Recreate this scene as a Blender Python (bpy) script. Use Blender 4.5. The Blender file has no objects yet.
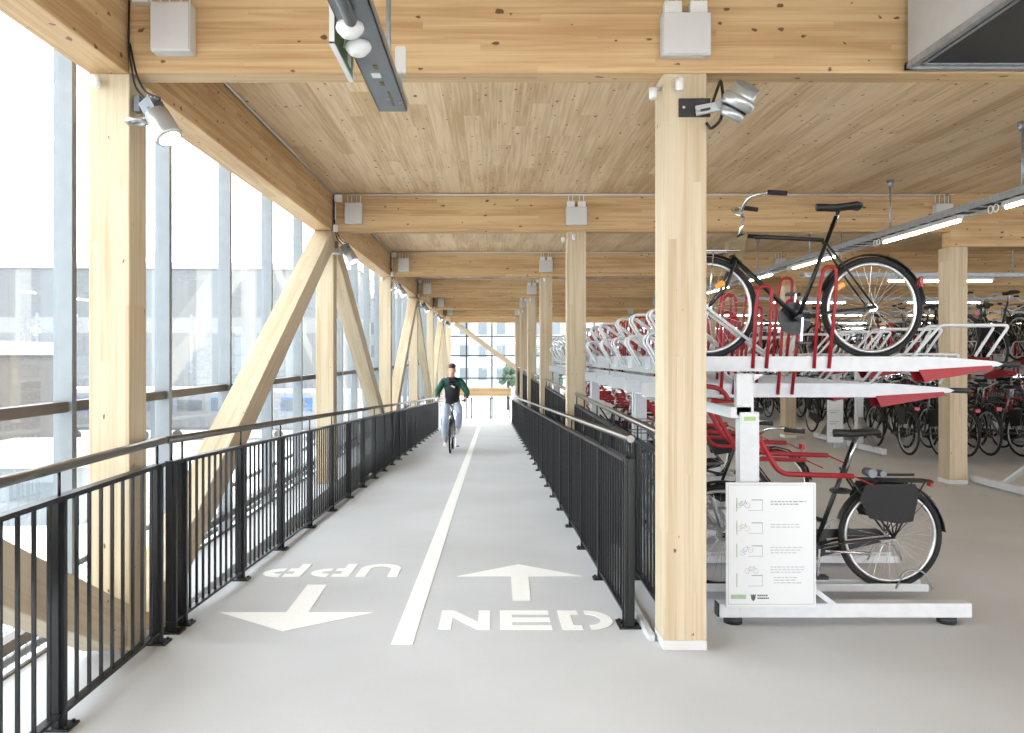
import bpy, bmesh, math, random
from mathutils import Vector, Matrix, Euler
random.seed(4)
S = bpy.context.scene
COL = S.collection
PI = math.pi
# ------------------------------------------------------------------ camera
E = 1.6            # eye height
FP = 810.0         # focal length in pixels of a 1024 wide frame
cam_d = bpy.data.cameras.new('camera'); cam = bpy.data.objects.new('camera', cam_d); COL.objects.link(cam)
cam_d.sensor_width = 36.0; cam_d.lens = FP/1024*36.0
cam.location = (0, 0, E); cam.rotation_euler = (PI/2, 0, 0)
cam_d.shift_x = (512-492.3)/1024; cam_d.shift_y = -(366.5-355)/1024
cam_d.clip_start = .05; cam_d.clip_end = 1000
S.camera = cam
# ------------------------------------------------------------------ daylight
wd = bpy.data.worlds.new('overcast_sky'); S.world = wd; wd.use_nodes = True
bg = wd.node_tree.nodes['Background']; bg.inputs[0].default_value = (0.94, 0.97, 1.02, 1); bg.inputs[1].default_value = 5.0
S.view_settings.view_transform = 'Standard'; S.view_settings.look = 'None'
S.view_settings.gamma = 1; S.view_settings.use_curve_mapping = False
S.view_settings.exposure = 0.68

# ------------------------------------------------------------------ materials
def lin(c):
    return tuple(((v/255)/12.92 if v/255 <= .04045 else ((v/255+.055)/1.055)**2.4) for v in c)
def new_mat(name):
    m = bpy.data.materials.new(name); m.use_nodes = True
    nt = m.node_tree; b = nt.nodes['Principled BSDF']
    return m, nt, b
def N(nt, t, **kw):
    n = nt.nodes.new(t)
    for k, v in kw.items():
        if k.startswith('i_'):
            n.inputs[k[2:].replace('_', ' ')].default_value = v
        else: setattr(n, k, v)
    return n
def plain(name, rgb, rough=.5, metal=0, var=.06, scale=30, bump=0, emit=None, es=0):
    m, nt, b = new_mat(name)
    tc = N(nt, 'ShaderNodeTexCoord'); no = N(nt, 'ShaderNodeTexNoise'); no.inputs['Scale'].default_value = scale
    nt.links.new(tc.outputs['Object'], no.inputs['Vector'])
    r = N(nt, 'ShaderNodeValToRGB'); c = lin(rgb)
    r.color_ramp.elements[0].position = .3; r.color_ramp.elements[1].position = .7
    r.color_ramp.elements[0].color = tuple(v*(1-var) for v in c)+(1,)
    r.color_ramp.elements[1].color = tuple(min(1, v*(1+var)) for v in c)+(1,)
    nt.links.new(no.outputs['Fac'], r.inputs['Fac']); nt.links.new(r.outputs['Color'], b.inputs['Base Color'])
    b.inputs['Roughness'].default_value = rough; b.inputs['Metallic'].default_value = metal
    if bump:
        bu = N(nt, 'ShaderNodeBump'); bu.inputs['Strength'].default_value = bump; bu.inputs['Distance'].default_value = .01
        nt.links.new(no.outputs['Fac'], bu.inputs['Height']); nt.links.new(bu.outputs['Normal'], b.inputs['Normal'])
    if emit:
        b.inputs['Emission Color'].default_value = lin(emit)+(1,); b.inputs['Emission Strength'].default_value = es
    return m
def wood(name, base, dark, lam=.045, knots=1.0, lamaxis='Z', planks=False):
    """grain along local X; lamellas stacked along local lamaxis"""
    m, nt, b = new_mat(name); L = nt.links.new
    tc = N(nt, 'ShaderNodeTexCoord'); oi = N(nt, 'ShaderNodeObjectInfo')
    off = N(nt, 'ShaderNodeVectorMath', operation='SCALE'); off.inputs[0].default_value = (7.3, 3.1, 5.7)
    mul = N(nt, 'ShaderNodeMath', operation='MULTIPLY'); mul.inputs[1].default_value = 13.0
    L(oi.outputs['Random'], mul.inputs[0]); L(mul.outputs[0], off.inputs['Scale'])
    add = N(nt, 'ShaderNodeVectorMath', operation='ADD'); L(tc.outputs['Object'], add.inputs[0]); L(off.outputs[0], add.inputs[1])
    sep = N(nt, 'ShaderNodeSeparateXYZ'); L(tc.outputs['Object'], sep.inputs[0])
    # lamella index
    dv = N(nt, 'ShaderNodeMath', operation='DIVIDE'); dv.inputs[1].default_value = lam; L(sep.outputs[lamaxis], dv.inputs[0])
    fl = N(nt, 'ShaderNodeMath', operation='FLOOR'); L(dv.outputs[0], fl.inputs[0])
    fr = N(nt, 'ShaderNodeMath', operation='FRACT'); L(dv.outputs[0], fr.inputs[0])
    # boards broken along x per lamella
    hx = N(nt, 'ShaderNodeMath', operation='MULTIPLY_ADD'); hx.inputs[1].default_value = .7131; L(fl.outputs[0], hx.inputs[0])
    xs = N(nt, 'ShaderNodeMath', operation='MULTIPLY'); xs.inputs[1].default_value = .45; L(sep.outputs['X'], xs.inputs[0])
    L(xs.outputs[0], hx.inputs[2])
    fx = N(nt, 'ShaderNodeMath', operation='FLOOR'); L(hx.outputs[0], fx.inputs[0])
    cb = N(nt, 'ShaderNodeCombineXYZ'); L(fl.outputs[0], cb.inputs[0]); L(fx.outputs[0], cb.inputs[1]); L(oi.outputs['Random'], cb.inputs[2])
    wn = N(nt, 'ShaderNodeTexWhiteNoise'); wn.noise_dimensions = '3D'; L(cb.outputs[0], wn.inputs['Vector'])
    # grain
    mp = N(nt, 'ShaderNodeMapping'); mp.inputs['Scale'].default_value = (.9, 26, 26); L(add.outputs[0], mp.inputs[0])
    # shift grain per board
    sh = N(nt, 'ShaderNodeVectorMath', operation='ADD'); L(mp.outputs[0], sh.inputs[0]); L(wn.outputs['Color'], sh.inputs[1])
    gn = N(nt, 'ShaderNodeTexNoise'); gn.inputs['Scale'].default_value = 1.4; gn.inputs['Detail'].default_value = 5; gn.inputs['Distortion'].default_value = .6
    L(sh.outputs[0], gn.inputs['Vector'])
    # large blotch
    bn = N(nt, 'ShaderNodeTexNoise'); bn.inputs['Scale'].default_value = 1.0
    mp3 = N(nt, 'ShaderNodeMapping'); mp3.inputs['Scale'].default_value = (.7, 3, 3); L(add.outputs[0], mp3.inputs[0]); L(mp3.outputs[0], bn.inputs['Vector'])
    # knots
    mp2 = N(nt, 'ShaderNodeMapping'); mp2.inputs['Scale'].default_value = (5.6, 10, 10); L(add.outputs[0], mp2.inputs[0])
    kn = N(nt, 'ShaderNodeTexNoise'); kn.inputs['Scale'].default_value = 3.0; L(mp2.outputs[0], kn.inputs['Vector'])
    dm = N(nt, 'ShaderNodeVectorMath', operation='MULTIPLY_ADD'); dm.inputs[1].default_value = (.35, .35, .35)
    L(kn.outputs['Color'], dm.inputs[0]); L(mp2.outputs[0], dm.inputs[2])
    vo = N(nt, 'ShaderNodeTexVoronoi'); vo.inputs['Scale'].default_value = 1.3 if not planks else 1.35; L(dm.outputs[0], vo.inputs['Vector'])
    # random pick of cells
    sc = N(nt, 'ShaderNodeSeparateXYZ'); L(vo.outputs['Color'], sc.inputs[0])
    # radius = pick * size
    pk = N(nt, 'ShaderNodeMapRange'); pk.inputs['From Min'].default_value = .12; pk.inputs['From Max'].default_value = 1; pk.inputs['To Min'].default_value = .0; pk.inputs['To Max'].default_value = .155*knots
    L(sc.outputs['X'], pk.inputs['Value'])
    sb = N(nt, 'ShaderNodeMath', operation='SUBTRACT'); L(vo.outputs['Distance'], sb.inputs[0]); L(pk.outputs[0], sb.inputs[1])
    kr = N(nt, 'ShaderNodeMapRange'); kr.inputs['From Min'].default_value = 0; kr.inputs['From Max'].default_value = .035
    kr.inputs['To Min'].default_value = 1; kr.inputs['To Max'].default_value = 0; L(sb.outputs[0], kr.inputs['Value'])
    # colour
    c1 = lin(base); c2 = lin(dark)
    ramp = N(nt, 'ShaderNodeValToRGB'); e = ramp.color_ramp.elements
    e[0].position = .3; e[0].color = c2+(1,); e[1].position = .62; e[1].color = c1+(1,)
    gm = N(nt, 'ShaderNodeMix', data_type='FLOAT'); gm.inputs[0].default_value = .2 if planks else .22
    L(gn.outputs['Fac'], gm.inputs[2]); L(wn.outputs['Value'], gm.inputs[3])
    wv = N(nt, 'ShaderNodeMath', operation='MULTIPLY_ADD'); wv.inputs[1].default_value = .5; wv.inputs[2].default_value = -.25
    L(bn.outputs['Fac'], wv.inputs[0])
    sm = N(nt, 'ShaderNodeMath', operation='ADD'); L(gm.outputs[0], sm.inputs[0]); L(wv.outputs[0], sm.inputs[1])
    L(sm.outputs[0], ramp.inputs['Fac'])
    # lamella joint line
    jl = N(nt, 'ShaderNodeMath', operation='LESS_THAN'); jl.inputs[1].default_value = .035; L(fr.outputs[0], jl.inputs[0])
    jm = N(nt, 'ShaderNodeMath', operation='MULTIPLY'); jm.inputs[1].default_value = .22; L(jl.outputs[0], jm.inputs[0])
    mj = N(nt, 'ShaderNodeMix', data_type='RGBA'); mj.inputs[7].default_value = lin((150, 108, 62))+(1,)
    L(jm.outputs[0], mj.inputs[0]); L(ramp.outputs['Color'], mj.inputs[6])
    mk = N(nt, 'ShaderNodeMix', data_type='RGBA'); mk.inputs[7].default_value = lin((78, 46, 24))+(1,)
    km = N(nt, 'ShaderNodeMath', operation='MULTIPLY'); km.inputs[1].default_value = .85; L(kr.outputs[0], km.inputs[0])
    L(km.outputs[0], mk.inputs[0]); L(mj.outputs[2], mk.inputs[6])
    L(mk.outputs[2], b.inputs['Base Color']); b.inputs['Roughness'].default_value = .55
    b.inputs['Specular IOR Level'].default_value = .3
    return m
def concrete():
    m, nt, b = new_mat('concrete_floor'); L = nt.links.new
    tc = N(nt, 'ShaderNodeTexCoord')
    n1 = N(nt, 'ShaderNodeTexNoise'); n1.inputs['Scale'].default_value = .8; n1.inputs['Detail'].default_value = 6
    n2 = N(nt, 'ShaderNodeTexNoise'); n2.inputs['Scale'].default_value = 140; n2.inputs['Detail'].default_value = 2
    for n in (n1, n2): L(tc.outputs['Object'], n.inputs['Vector'])
    mx = N(nt, 'ShaderNodeMix', data_type='FLOAT'); mx.inputs[0].default_value = .35; L(n1.outputs['Fac'], mx.inputs[2]); L(n2.outputs['Fac'], mx.inputs[3])
    r = N(nt, 'ShaderNodeValToRGB'); e = r.color_ramp.elements
    e[0].position = .32; e[0].color = lin((184, 186, 189))+(1,); e[1].position = .62; e[1].color = lin((199, 201, 205))+(1,)
    L(mx.outputs[0], r.inputs['Fac']); L(r.outputs['Color'], b.inputs['Base Color'])
    b.inputs['Roughness'].default_value = .75
    bu = N(nt, 'ShaderNodeBump'); bu.inputs['Strength'].default_value = .15; bu.inputs['Distance'].default_value = .004
    L(n2.outputs['Fac'], bu.inputs['Height']); L(bu.outputs['Normal'], b.inputs['Normal'])
    return m
def glass():
    m = bpy.data.materials.new('window_glass'); m.use_nodes = True; nt = m.node_tree; nt.nodes.clear(); L = nt.links.new
    o = N(nt, 'ShaderNodeOutputMaterial'); t = N(nt, 'ShaderNodeBsdfTransparent'); t.inputs[0].default_value = (.95, .975, .97, 1)
    g = N(nt, 'ShaderNodeBsdfGlossy'); g.inputs['Roughness'].default_value = .02
    f = N(nt, 'ShaderNodeFresnel'); f.inputs[0].default_value = 1.35
    mu = N(nt, 'ShaderNodeMath', operation='MULTIPLY'); mu.inputs[1].default_value = .3; L(f.outputs[0], mu.inputs[0])
    x = N(nt, 'ShaderNodeMixShader'); L(mu.outputs[0], x.inputs[0]); L(t.outputs[0], x.inputs[1]); L(g.outputs[0], x.inputs[2]); L(x.outputs[0], o.inputs[0])
    return m
def facade_mat(name, a, c, sx, sz, wfrac=.5):
    """stripes/windows on a building by object coordinates"""
    m, nt, b = new_mat(name); L = nt.links.new
    tc = N(nt, 'ShaderNodeTexCoord'); br = N(nt, 'ShaderNodeTexBrick')
    mp = N(nt, 'ShaderNodeMapping'); mp.inputs['Rotation'].default_value = (PI/2, 0, 0); L(tc.outputs['Object'], mp.inputs[0]); L(mp.outputs[0], br.inputs['Vector'])
    br.offset = 0; br.inputs['Color1'].default_value = lin(a)+(1,); br.inputs['Color2'].default_value = lin(tuple(v*.93 for v in a))+(1,)
    br.inputs['Mortar'].default_value = lin(c)+(1,); br.inputs['Scale'].default_value = 1
    br.inputs['Brick Width'].default_value = sx; br.inputs['Row Height'].default_value = sz; br.inputs['Mortar Size'].default_value = min(sx, sz)*wfrac*.5
    br.inputs['Mortar Smooth'].default_value = 0
    L(br.outputs['Color'], b.inputs['Base Color']); b.inputs['Roughness'].default_value = .8
    return m
M = {}
M['glulam'] = wood('glulam_timber', (200, 170, 128), (172, 136, 94), .04, 1.0)
M['post'] = wood('glulam_post_timber', (192, 177, 152), (174, 154, 124), .045, .5, 'Y')
M['clt'] = wood('ceiling_timber', (222, 198, 163), (190, 158, 118), .14, 1.0, 'Y', True)
M['concrete'] = concrete()
M['glass'] = glass()
M['white_paint'] = plain('road_marking_paint', (243, 243, 242), .6, 0, .04, 60)
M['galv'] = plain('galvanized_steel', (150, 154, 157), .42, .55, .12, 25)
M['white_steel'] = plain('white_powder_coated_steel', (200, 202, 205), .4, 0, .04, 20)
M['black_steel'] = plain('black_painted_steel', (22, 23, 25), .42, .1, .1, 30)
M['handrail'] = plain('handrail_steel', (112, 108, 103), .3, .85, .06, 20)
M['mullion'] = plain('grey_aluminium', (116, 121, 125), .4, .3, .05, 10)
M['transom'] = plain('brown_grey_transom', (84, 76, 70), .5, .1, .06, 10)
M['plastic'] = plain('light_grey_plastic', (194, 192, 190), .5, 0, .02, 10)
M['white_plastic'] = plain('white_plastic', (216, 215, 213), .45, 0, .02, 10)
M['silver'] = plain('silver_lamp_housing', (176, 179, 181), .3, .6, .05, 20)
M['silver_dark'] = plain('dark_cast_aluminium', (105, 108, 112), .45, .6, .05, 20)
M['cable'] = plain('black_cable', (24, 24, 26), .6)
M['plate'] = plain('black_plate', (28, 30, 32), .5)
M['lens'] = plain('lit_lamp_lens', (255, 250, 235), .3, emit=(255, 246, 225), es=2.2)
M['tube'] = plain('lit_fluorescent_tube', (255, 248, 230), .3, emit=(255, 240, 214), es=24.0)
M['green'] = plain('green_sign', (28, 104, 62), .4)
M['red'] = plain('red_painted_steel', (146, 10, 24), .5, 0, .06, 20)
M['tire'] = plain('black_rubber', (26, 26, 27), .8, 0, .1, 60)
M['rim'] = plain('aluminium_rim', (196, 197, 196), .3, .75, .05, 20)
M['chrome'] = plain('chrome', (205, 205, 203), .18, .9, .03, 20)
M['black'] = plain('black_enamel', (15, 16, 17), .4, 0, .06, 30)
M['saddle'] = plain('black_vinyl', (22, 22, 23), .55, 0, .1, 60)
M['net'] = plain('black_net_fabric', (36, 36, 38), .85, 0, .3, 90)
M['orange'] = plain('orange_reflector', (240, 160, 30), .3)
M['redlight'] = plain('red_reflector', (170, 20, 25), .25)
M['brass'] = plain('worn_brown_bag', (112, 96, 68), .7, 0, .2, 40)
M['grey_sheet'] = plain('grey_sheet_metal', (184, 184, 184), .45, .25, .04, 8)
M['mesh_black'] = plain('black_grille', (30, 31, 33), .6, .1, .5, 160, .6)
M['board'] = plain('white_sign_board', (208, 210, 211), .35, 0, .01, 5)
M['ink'] = plain('grey_ink', (135, 138, 140), .6)
M['ink_faint'] = plain('faint_grey_ink', (172, 175, 176), .6)
M['ink_dark'] = plain('dark_ink', (70, 72, 75), .6)
M['ink_green'] = plain('pale_green_ink', (150, 172, 144), .6)
M['ink_violet'] = plain('pale_violet_ink', (132, 130, 160), .6)
M['sticker'] = plain('green_sticker', (160, 190, 120), .5)
M['jacket'] = plain('dark_green_jacket', (26, 78, 64), .7, 0, .25, 14)
M['vest'] = plain('black_jacket_front', (24, 26, 27), .7, 0, .2, 14)
M['jeans'] = plain('pale_grey_blue_jeans', (168, 180, 198), .8, 0, .12, 12)
M['skin'] = plain('skin', (214, 166, 142), .5, 0, .05, 20)
M['hair'] = plain('brown_hair', (74, 54, 42), .7, 0, .25, 60)
M['shoe'] = plain('white_shoe', (224, 224, 222), .6)
M['scarf'] = plain('dark_scarf', (30, 32, 46), .8, 0, .25, 40)
M['wall_grey'] = plain('grey_wall', (170, 168, 164), .8)
M['ground'] = plain('pale_asphalt', (205, 205, 203), .9, 0, .12, .3)
M['bld_a'] = facade_mat('panel_building', (104, 107, 110), (122, 123, 124), 6.5, 12, .35)
M['bld_b'] = facade_mat('brown_slat_building', (92, 86, 82), (120, 112, 106), .9, 30, .3)
M['bld_c'] = facade_mat('pale_building', (150, 151, 151), (132, 136, 139), 2.6, 3.1, .5)
M['train_white'] = plain('white_train_side', (124, 124, 126), .4)
M['train_blue'] = plain('blue_train_side', (66, 96, 142), .4)
M['train_glass'] = plain('train_window', (88, 94, 100), .5)
M['roof'] = plain('pale_roof', (165, 165, 165), .7)
M['leaf'] = plain('tree_foliage', (52, 66, 50), .9, 0, .4, 3)
M['bark'] = plain('tree_bark', (60, 50, 42), .9)

# ------------------------------------------------------------------ mesh helpers
class MB:
    def __init__(s): s.bm = bmesh.new(); s.smooth = False
    def box(s, c, d, R=None, bev=0):
        v = []
        hx, hy, hz = d[0]/2, d[1]/2, d[2]/2
        if bev and min(hx, hy, hz) > bev*1.2:
            # chamfered box: three shrunken face loops
            t = bmesh.new(); bmesh.ops.create_cube(t, size=1)
            for q in t.verts: q.co = Vector((q.co.x*d[0], q.co.y*d[1], q.co.z*d[2]))
            bmesh.ops.bevel(t, geom=list(t.edges), offset=bev, segments=2, affect='EDGES', profile=.5)
            mp = {}
            for q in t.verts:
                co = q.co.copy()
                if R: co = R @ co
                mp[q.index] = s.bm.verts.new(co+Vector(c))
            t.verts.index_update()
            mp = {q: w for q, w in zip(t.verts, mp.values())} if len(mp) == len(t.verts) else None
            if mp is None:
                mp = {}
                for q in t.verts:
                    co = R @ q.co if R else q.co
                    mp[q] = s.bm.verts.new(co+Vector(c))
            for f in t.faces: s.bm.faces.new([mp[q] for q in f.verts])
            t.free(); return s
        for z in (-hz, hz):
            for x, y in ((-hx, -hy), (hx, -hy), (hx, hy), (-hx, hy)):
                co = Vector((x, y, z))
                if R: co = R @ co
                v.append(s.bm.verts.new(co+Vector(c)))
        for f in ((3, 2, 1, 0), (4, 5, 6, 7), (0, 1, 5, 4), (1, 2, 6, 5), (2, 3, 7, 6), (3, 0, 4, 7)):
            s.bm.faces.new([v[i] for i in f])
        return s
    def span(s, a, b, bev=0):  # box by two corners
        return s.box([(a[i]+b[i])/2 for i in range(3)], [abs(b[i]-a[i]) for i in range(3)], None, bev)
    def bar(s, a, b, w, h, up=(0, 0, 1)):
        a, b = Vector(a), Vector(b); d = b-a; L = d.length; x = d/L
        u = Vector(up); y = u.cross(x)
        if y.length < 1e-5: y = Vector((0, 1, 0)).cross(x)
        y.normalize(); z = x.cross(y)
        R = Matrix((x, y, z)).transposed()
        return s.box((a+b)/2, (L, w, h), R)
    def tube(s, pts, r, seg=8, closed=False, cap=True):
        pts = [Vector(p) for p in pts]; n = len(pts)
        rad = r if isinstance(r, (list, tuple)) else [r]*n
        T = []
        for i in range(n):
            if closed: t = pts[(i+1) % n]-pts[i-1]
            else: t = pts[min(i+1, n-1)]-pts[max(i-1, 0)]
            T.append(t.normalized())
        nrm = T[0].orthogonal().normalized(); rings = []
        for i in range(n):
            nrm = (nrm - T[i]*nrm.dot(T[i]))
            if nrm.length < 1e-6: nrm = T[i].orthogonal()
            nrm.normalize(); bn = T[i].cross(nrm)
            rings.append([s.bm.verts.new(pts[i]+(nrm*math.cos(2*PI*k/seg)+bn*math.sin(2*PI*k/seg))*rad[i]) for k in range(seg)])
        m = n if closed else n-1
        for i in range(m):
            A, B = rings[i], rings[(i+1) % n]
            o = 0
            if closed and i == n-1:
                best = 1e9
                for q in range(seg):
                    dd = (A[0].co-B[q].co).length
                    if dd < best: best, o = dd, q
            for k in range(seg):
                f = s.bm.faces.new((A[k], A[(k+1) % seg], B[(k+1+o) % seg], B[(k+o) % seg])); f.smooth = True
        if cap and not closed:
            s.bm.faces.new(list(reversed(rings[0]))); s.bm.faces.new(rings[-1])
        return s
    def cyl(s, a, b, r, seg=16, r2=None): return s.tube([a, b], [r, r if r2 is None else r2], seg)
    def ring(s, c, R, r, axis='Y', n=40, seg=8, a0=0, a1=2*PI):
        pts = []; full = abs(a1-a0-2*PI) < 1e-6; m = n if full else n+1
        for i in range(m):
            t = a0+(a1-a0)*i/n; x, y = math.cos(t)*R, math.sin(t)*R
            pts.append(Vector(c)+(Vector((x, 0, y)) if axis == 'Y' else Vector((x, y, 0)) if axis == 'Z' else Vector((0, x, y))))
        return s.tube(pts, r, seg, closed=full)
    def prism(s, poly, axis, t0, t1):  # poly in the 2 other axes
        def P(u, v, t): return {'X': (t, u, v), 'Y': (u, t, v), 'Z': (u, v, t)}[axis]
        A = [s.bm.verts.new(P(u, v, t0)) for u, v in poly]; B = [s.bm.verts.new(P(u, v, t1)) for u, v in poly]
        n = len(poly)
        s.bm.faces.new(A); s.bm.faces.new(list(reversed(B)))
        for i in range(n): s.bm.faces.new((A[i], B[i], B[(i+1) % n], A[(i+1) % n]))
        return s
    def ball(s, c, rx, ry=None, rz=None, R=None, sub=2):
        ry = rx if ry is None else ry; rz = rx if rz is None else rz
        r = bmesh.ops.create_icosphere(s.bm, subdivisions=sub, radius=1)
        for v in r['verts']:
            co = Vector((v.co.x*rx, v.co.y*ry, v.co.z*rz)); co = R @ co if R else co
            v.co = co+Vector(c)
        for f in {f for v in r['verts'] for f in v.link_faces}: f.smooth = True
        return s
    def mesh(s, name):
        bmesh.ops.recalc_face_normals(s.bm, faces=s.bm.faces)
        me = bpy.data.meshes.new(name); s.bm.to_mesh(me); s.bm.free(); return me
    def build(s, name, mat, parent=None, loc=(0, 0, 0), rot=None):
        me = s.mesh(name); o = bpy.data.objects.new(name, me); COL.objects.link(o)
        for mm in (mat if isinstance(mat, (list, tuple)) else [mat]): me.materials.append(M[mm])
        o.location = loc
        if rot: o.rotation_euler = rot
        if parent: o.parent = parent
        return o
def rnd(pts, r=.04, n=4):
    """round the corners of a path"""
    pts = [Vector(p) for p in pts]; out = [pts[0]]
    for i in range(1, len(pts)-1):
        p = pts[i]; a = pts[i-1]-p; b = pts[i+1]-p; q = min(r, a.length*.45, b.length*.45)
        A = p+a.normalized()*q; B = p+b.normalized()*q
        for k in range(n+1):
            t = k/n; out.append(A*(1-t)**2+p*2*t*(1-t)+B*t*t)
    out.append(pts[-1]); return out
def empty(name, loc=(0, 0, 0), rot=(0, 0, 0), label=None, cat=None, group=None):
    o = bpy.data.objects.new(name, None); COL.objects.link(o); o.location = loc; o.rotation_euler = rot; o.empty_display_size = .1
    return tag(o, label, cat, group)
def tag(o, label=None, cat=None, group=None, kind=None):
    if label: o['label'] = label
    if cat: o['category'] = cat
    if group: o['group'] = group
    if kind: o['kind'] = kind
    return o
def copy_tree(o, parent=None):
    c = o.copy(); COL.objects.link(c); c.parent = parent
    if parent: c.matrix_parent_inverse = o.matrix_parent_inverse.copy()
    for ch in list(o.children): copy_tree(ch, c)
    return c
def inst(name, src, parent, loc, rot=(0, 0, 0)):
    o = bpy.data.objects.new(name, src.data if hasattr(src, 'data') else src); COL.objects.link(o); o.location = loc; o.rotation_euler = rot
    if parent: o.parent = parent
    return o
def member(name, a, b, w, h, mat='glulam', up=(0, 0, 1), parent=None, bev=.006):
    """timber member whose local X runs from a to b, w across, h along up"""
    a, b = Vector(a), Vector(b); d = b-a; L = d.length; x = d/L; y = Vector(up).cross(x).normalized(); z = x.cross(y)
    me = MB().box((0, 0, 0), (L, w, h), None, bev).mesh(name); me.materials.append(M[mat])
    o = bpy.data.objects.new(name, me); COL.objects.link(o)
    Mx = Matrix((x, y, z)).transposed().to_4x4(); Mx.translation = (a+b)/2; o.matrix_world = Mx
    if parent: o.parent = parent
    return o

# ------------------------------------------------------------------ layout numbers
Y0, SP = 4.38, 5.64
FR = [Y0+SP*k for k in range(-1, 7)]           # front faces of the frames, index 0 is behind the camera
CEIL, BB = 3.6, 3.125                           # ceiling and underside of beams
XL0, XL1 = -2.185, -1.965                       # left posts
XR0, XR1 = .925, 1.16                           # right posts of the walkway
YE = 38.6
RS, RY = .042, 4.5                              # slope and start of the ramp
def rz(y): return -RS*max(0, y-RY)
FXI = -2.43                                     # inner edge of facade mullions
# ------------------------------------------------------------------ setting
def floor_slab(name, x0, x1, y0, y1, z=0, t=.3):
    o = MB().span((x0, y0, z-t), (x1, y1, z)).build(name, 'concrete'); return tag(o, kind='structure')
floor_slab('floor', -2.40, 26, -9, RY)
floor_slab('floor_storage', .885, 26, RY, YE)
floor_slab('floor_ledge', -2.40, -1.975, RY, YE)
m = MB(); m.prism([(RY, 0), (YE-.6, rz(YE-.6)), (YE-.6, rz(YE-.6)-.3), (RY, -.3)], 'X', -1.975, .885)
tag(m.build('floor_ramp', 'concrete'), kind='structure')
tag(MB().span((.875, RY+.03, -.25), (.91, YE-.7, .035)).build('trim_1', 'white_steel'), kind='structure')
m = MB().span((-2.425, -9, -.32), (-2.402, YE, .012)); tag(m.build('trim_2', 'transom'), kind='structure')
o = MB().span((-(YE+9)/2, -14.3, -.12), ((YE+9)/2, 14.3, .12)).build('ceiling', 'clt', None, (11.8, (YE-9)/2, CEIL+.12), (0, 0, PI/2)); tag(o, kind='structure')
tag(MB().span((25.9, -7, -.3), (26.1, YE, .25)).build('wall_right', 'wall_grey'), kind='structure')
w = empty('window_90', (26, 0, 0)); w['kind'] = 'structure'  # unseen right-hand glazing, added to let daylight onto the storage floor and ceiling
MB().span((-.006, -7, .25), (.006, YE, CEIL)).build('glass_pane', 'glass', w)
m = MB(); y = -7
while y < YE: m.span((-.05, y, .25), (.05, y+.06, CEIL)); y += 1.9
m.build('window_frame', 'mullion', w)
# facade glazing, one window per bay between mullions
MS = SP/4; MY0 = 4.71
gp = MB().span((-.006, 0, -3.2), (.006, MS, 4.0)).mesh('glass_pane'); gp.materials.append(M['glass'])
mm = MB(); mm.span((-.075, -.026, -3.2), (0, .026, 4.0)); mm.span((-.115, -.014, -3.2), (-.075, .014, 4.0)); mm = mm.mesh('mullion'); mm.materials.append(M['mullion'])
tr = MB()
for z in (1.30, .115, -1.9): tr.span((-.075, .03, z-.03), (0, MS-.03, z+.03))
tr.span((-.09, .03, 1.275), (-.07, MS-.03, 1.325)); tr = tr.mesh('transom'); tr.materials.append(M['transom'])
n = 0
i = -10
while MY0+i*MS < YE-.9:
    n += 1; y = MY0+i*MS
    w = empty('window_%d' % n, (FXI, y, 0)); w['kind'] = 'structure'
    inst('mullion', mm, w, (0, 0, 0)); inst('glass_pane', gp, w, (-.085, 0, 0)); inst('transom', tr, w, (-.02, 0, 0)); i += 1
# end wall: glazing with black frames
n += 1; ew = empty('window_%d' % n, (0, YE, 0)); ew['kind'] = 'structure'
MB().span((-2.5, -.005, -3), (26, .005, CEIL)).build('glass_pane', 'glass', ew)
m = MB()
x = -2.45
while x < 26:
    m.span((x-.03, -.06, -3), (x+.03, -.01, CEIL)); x += 1.216
for z in (2.49, 1.57, .5): m.span((-2.5, -.055, z-.025), (26, -.012, z+.025))
m.build('window_frame', 'black_steel', ew)
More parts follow.
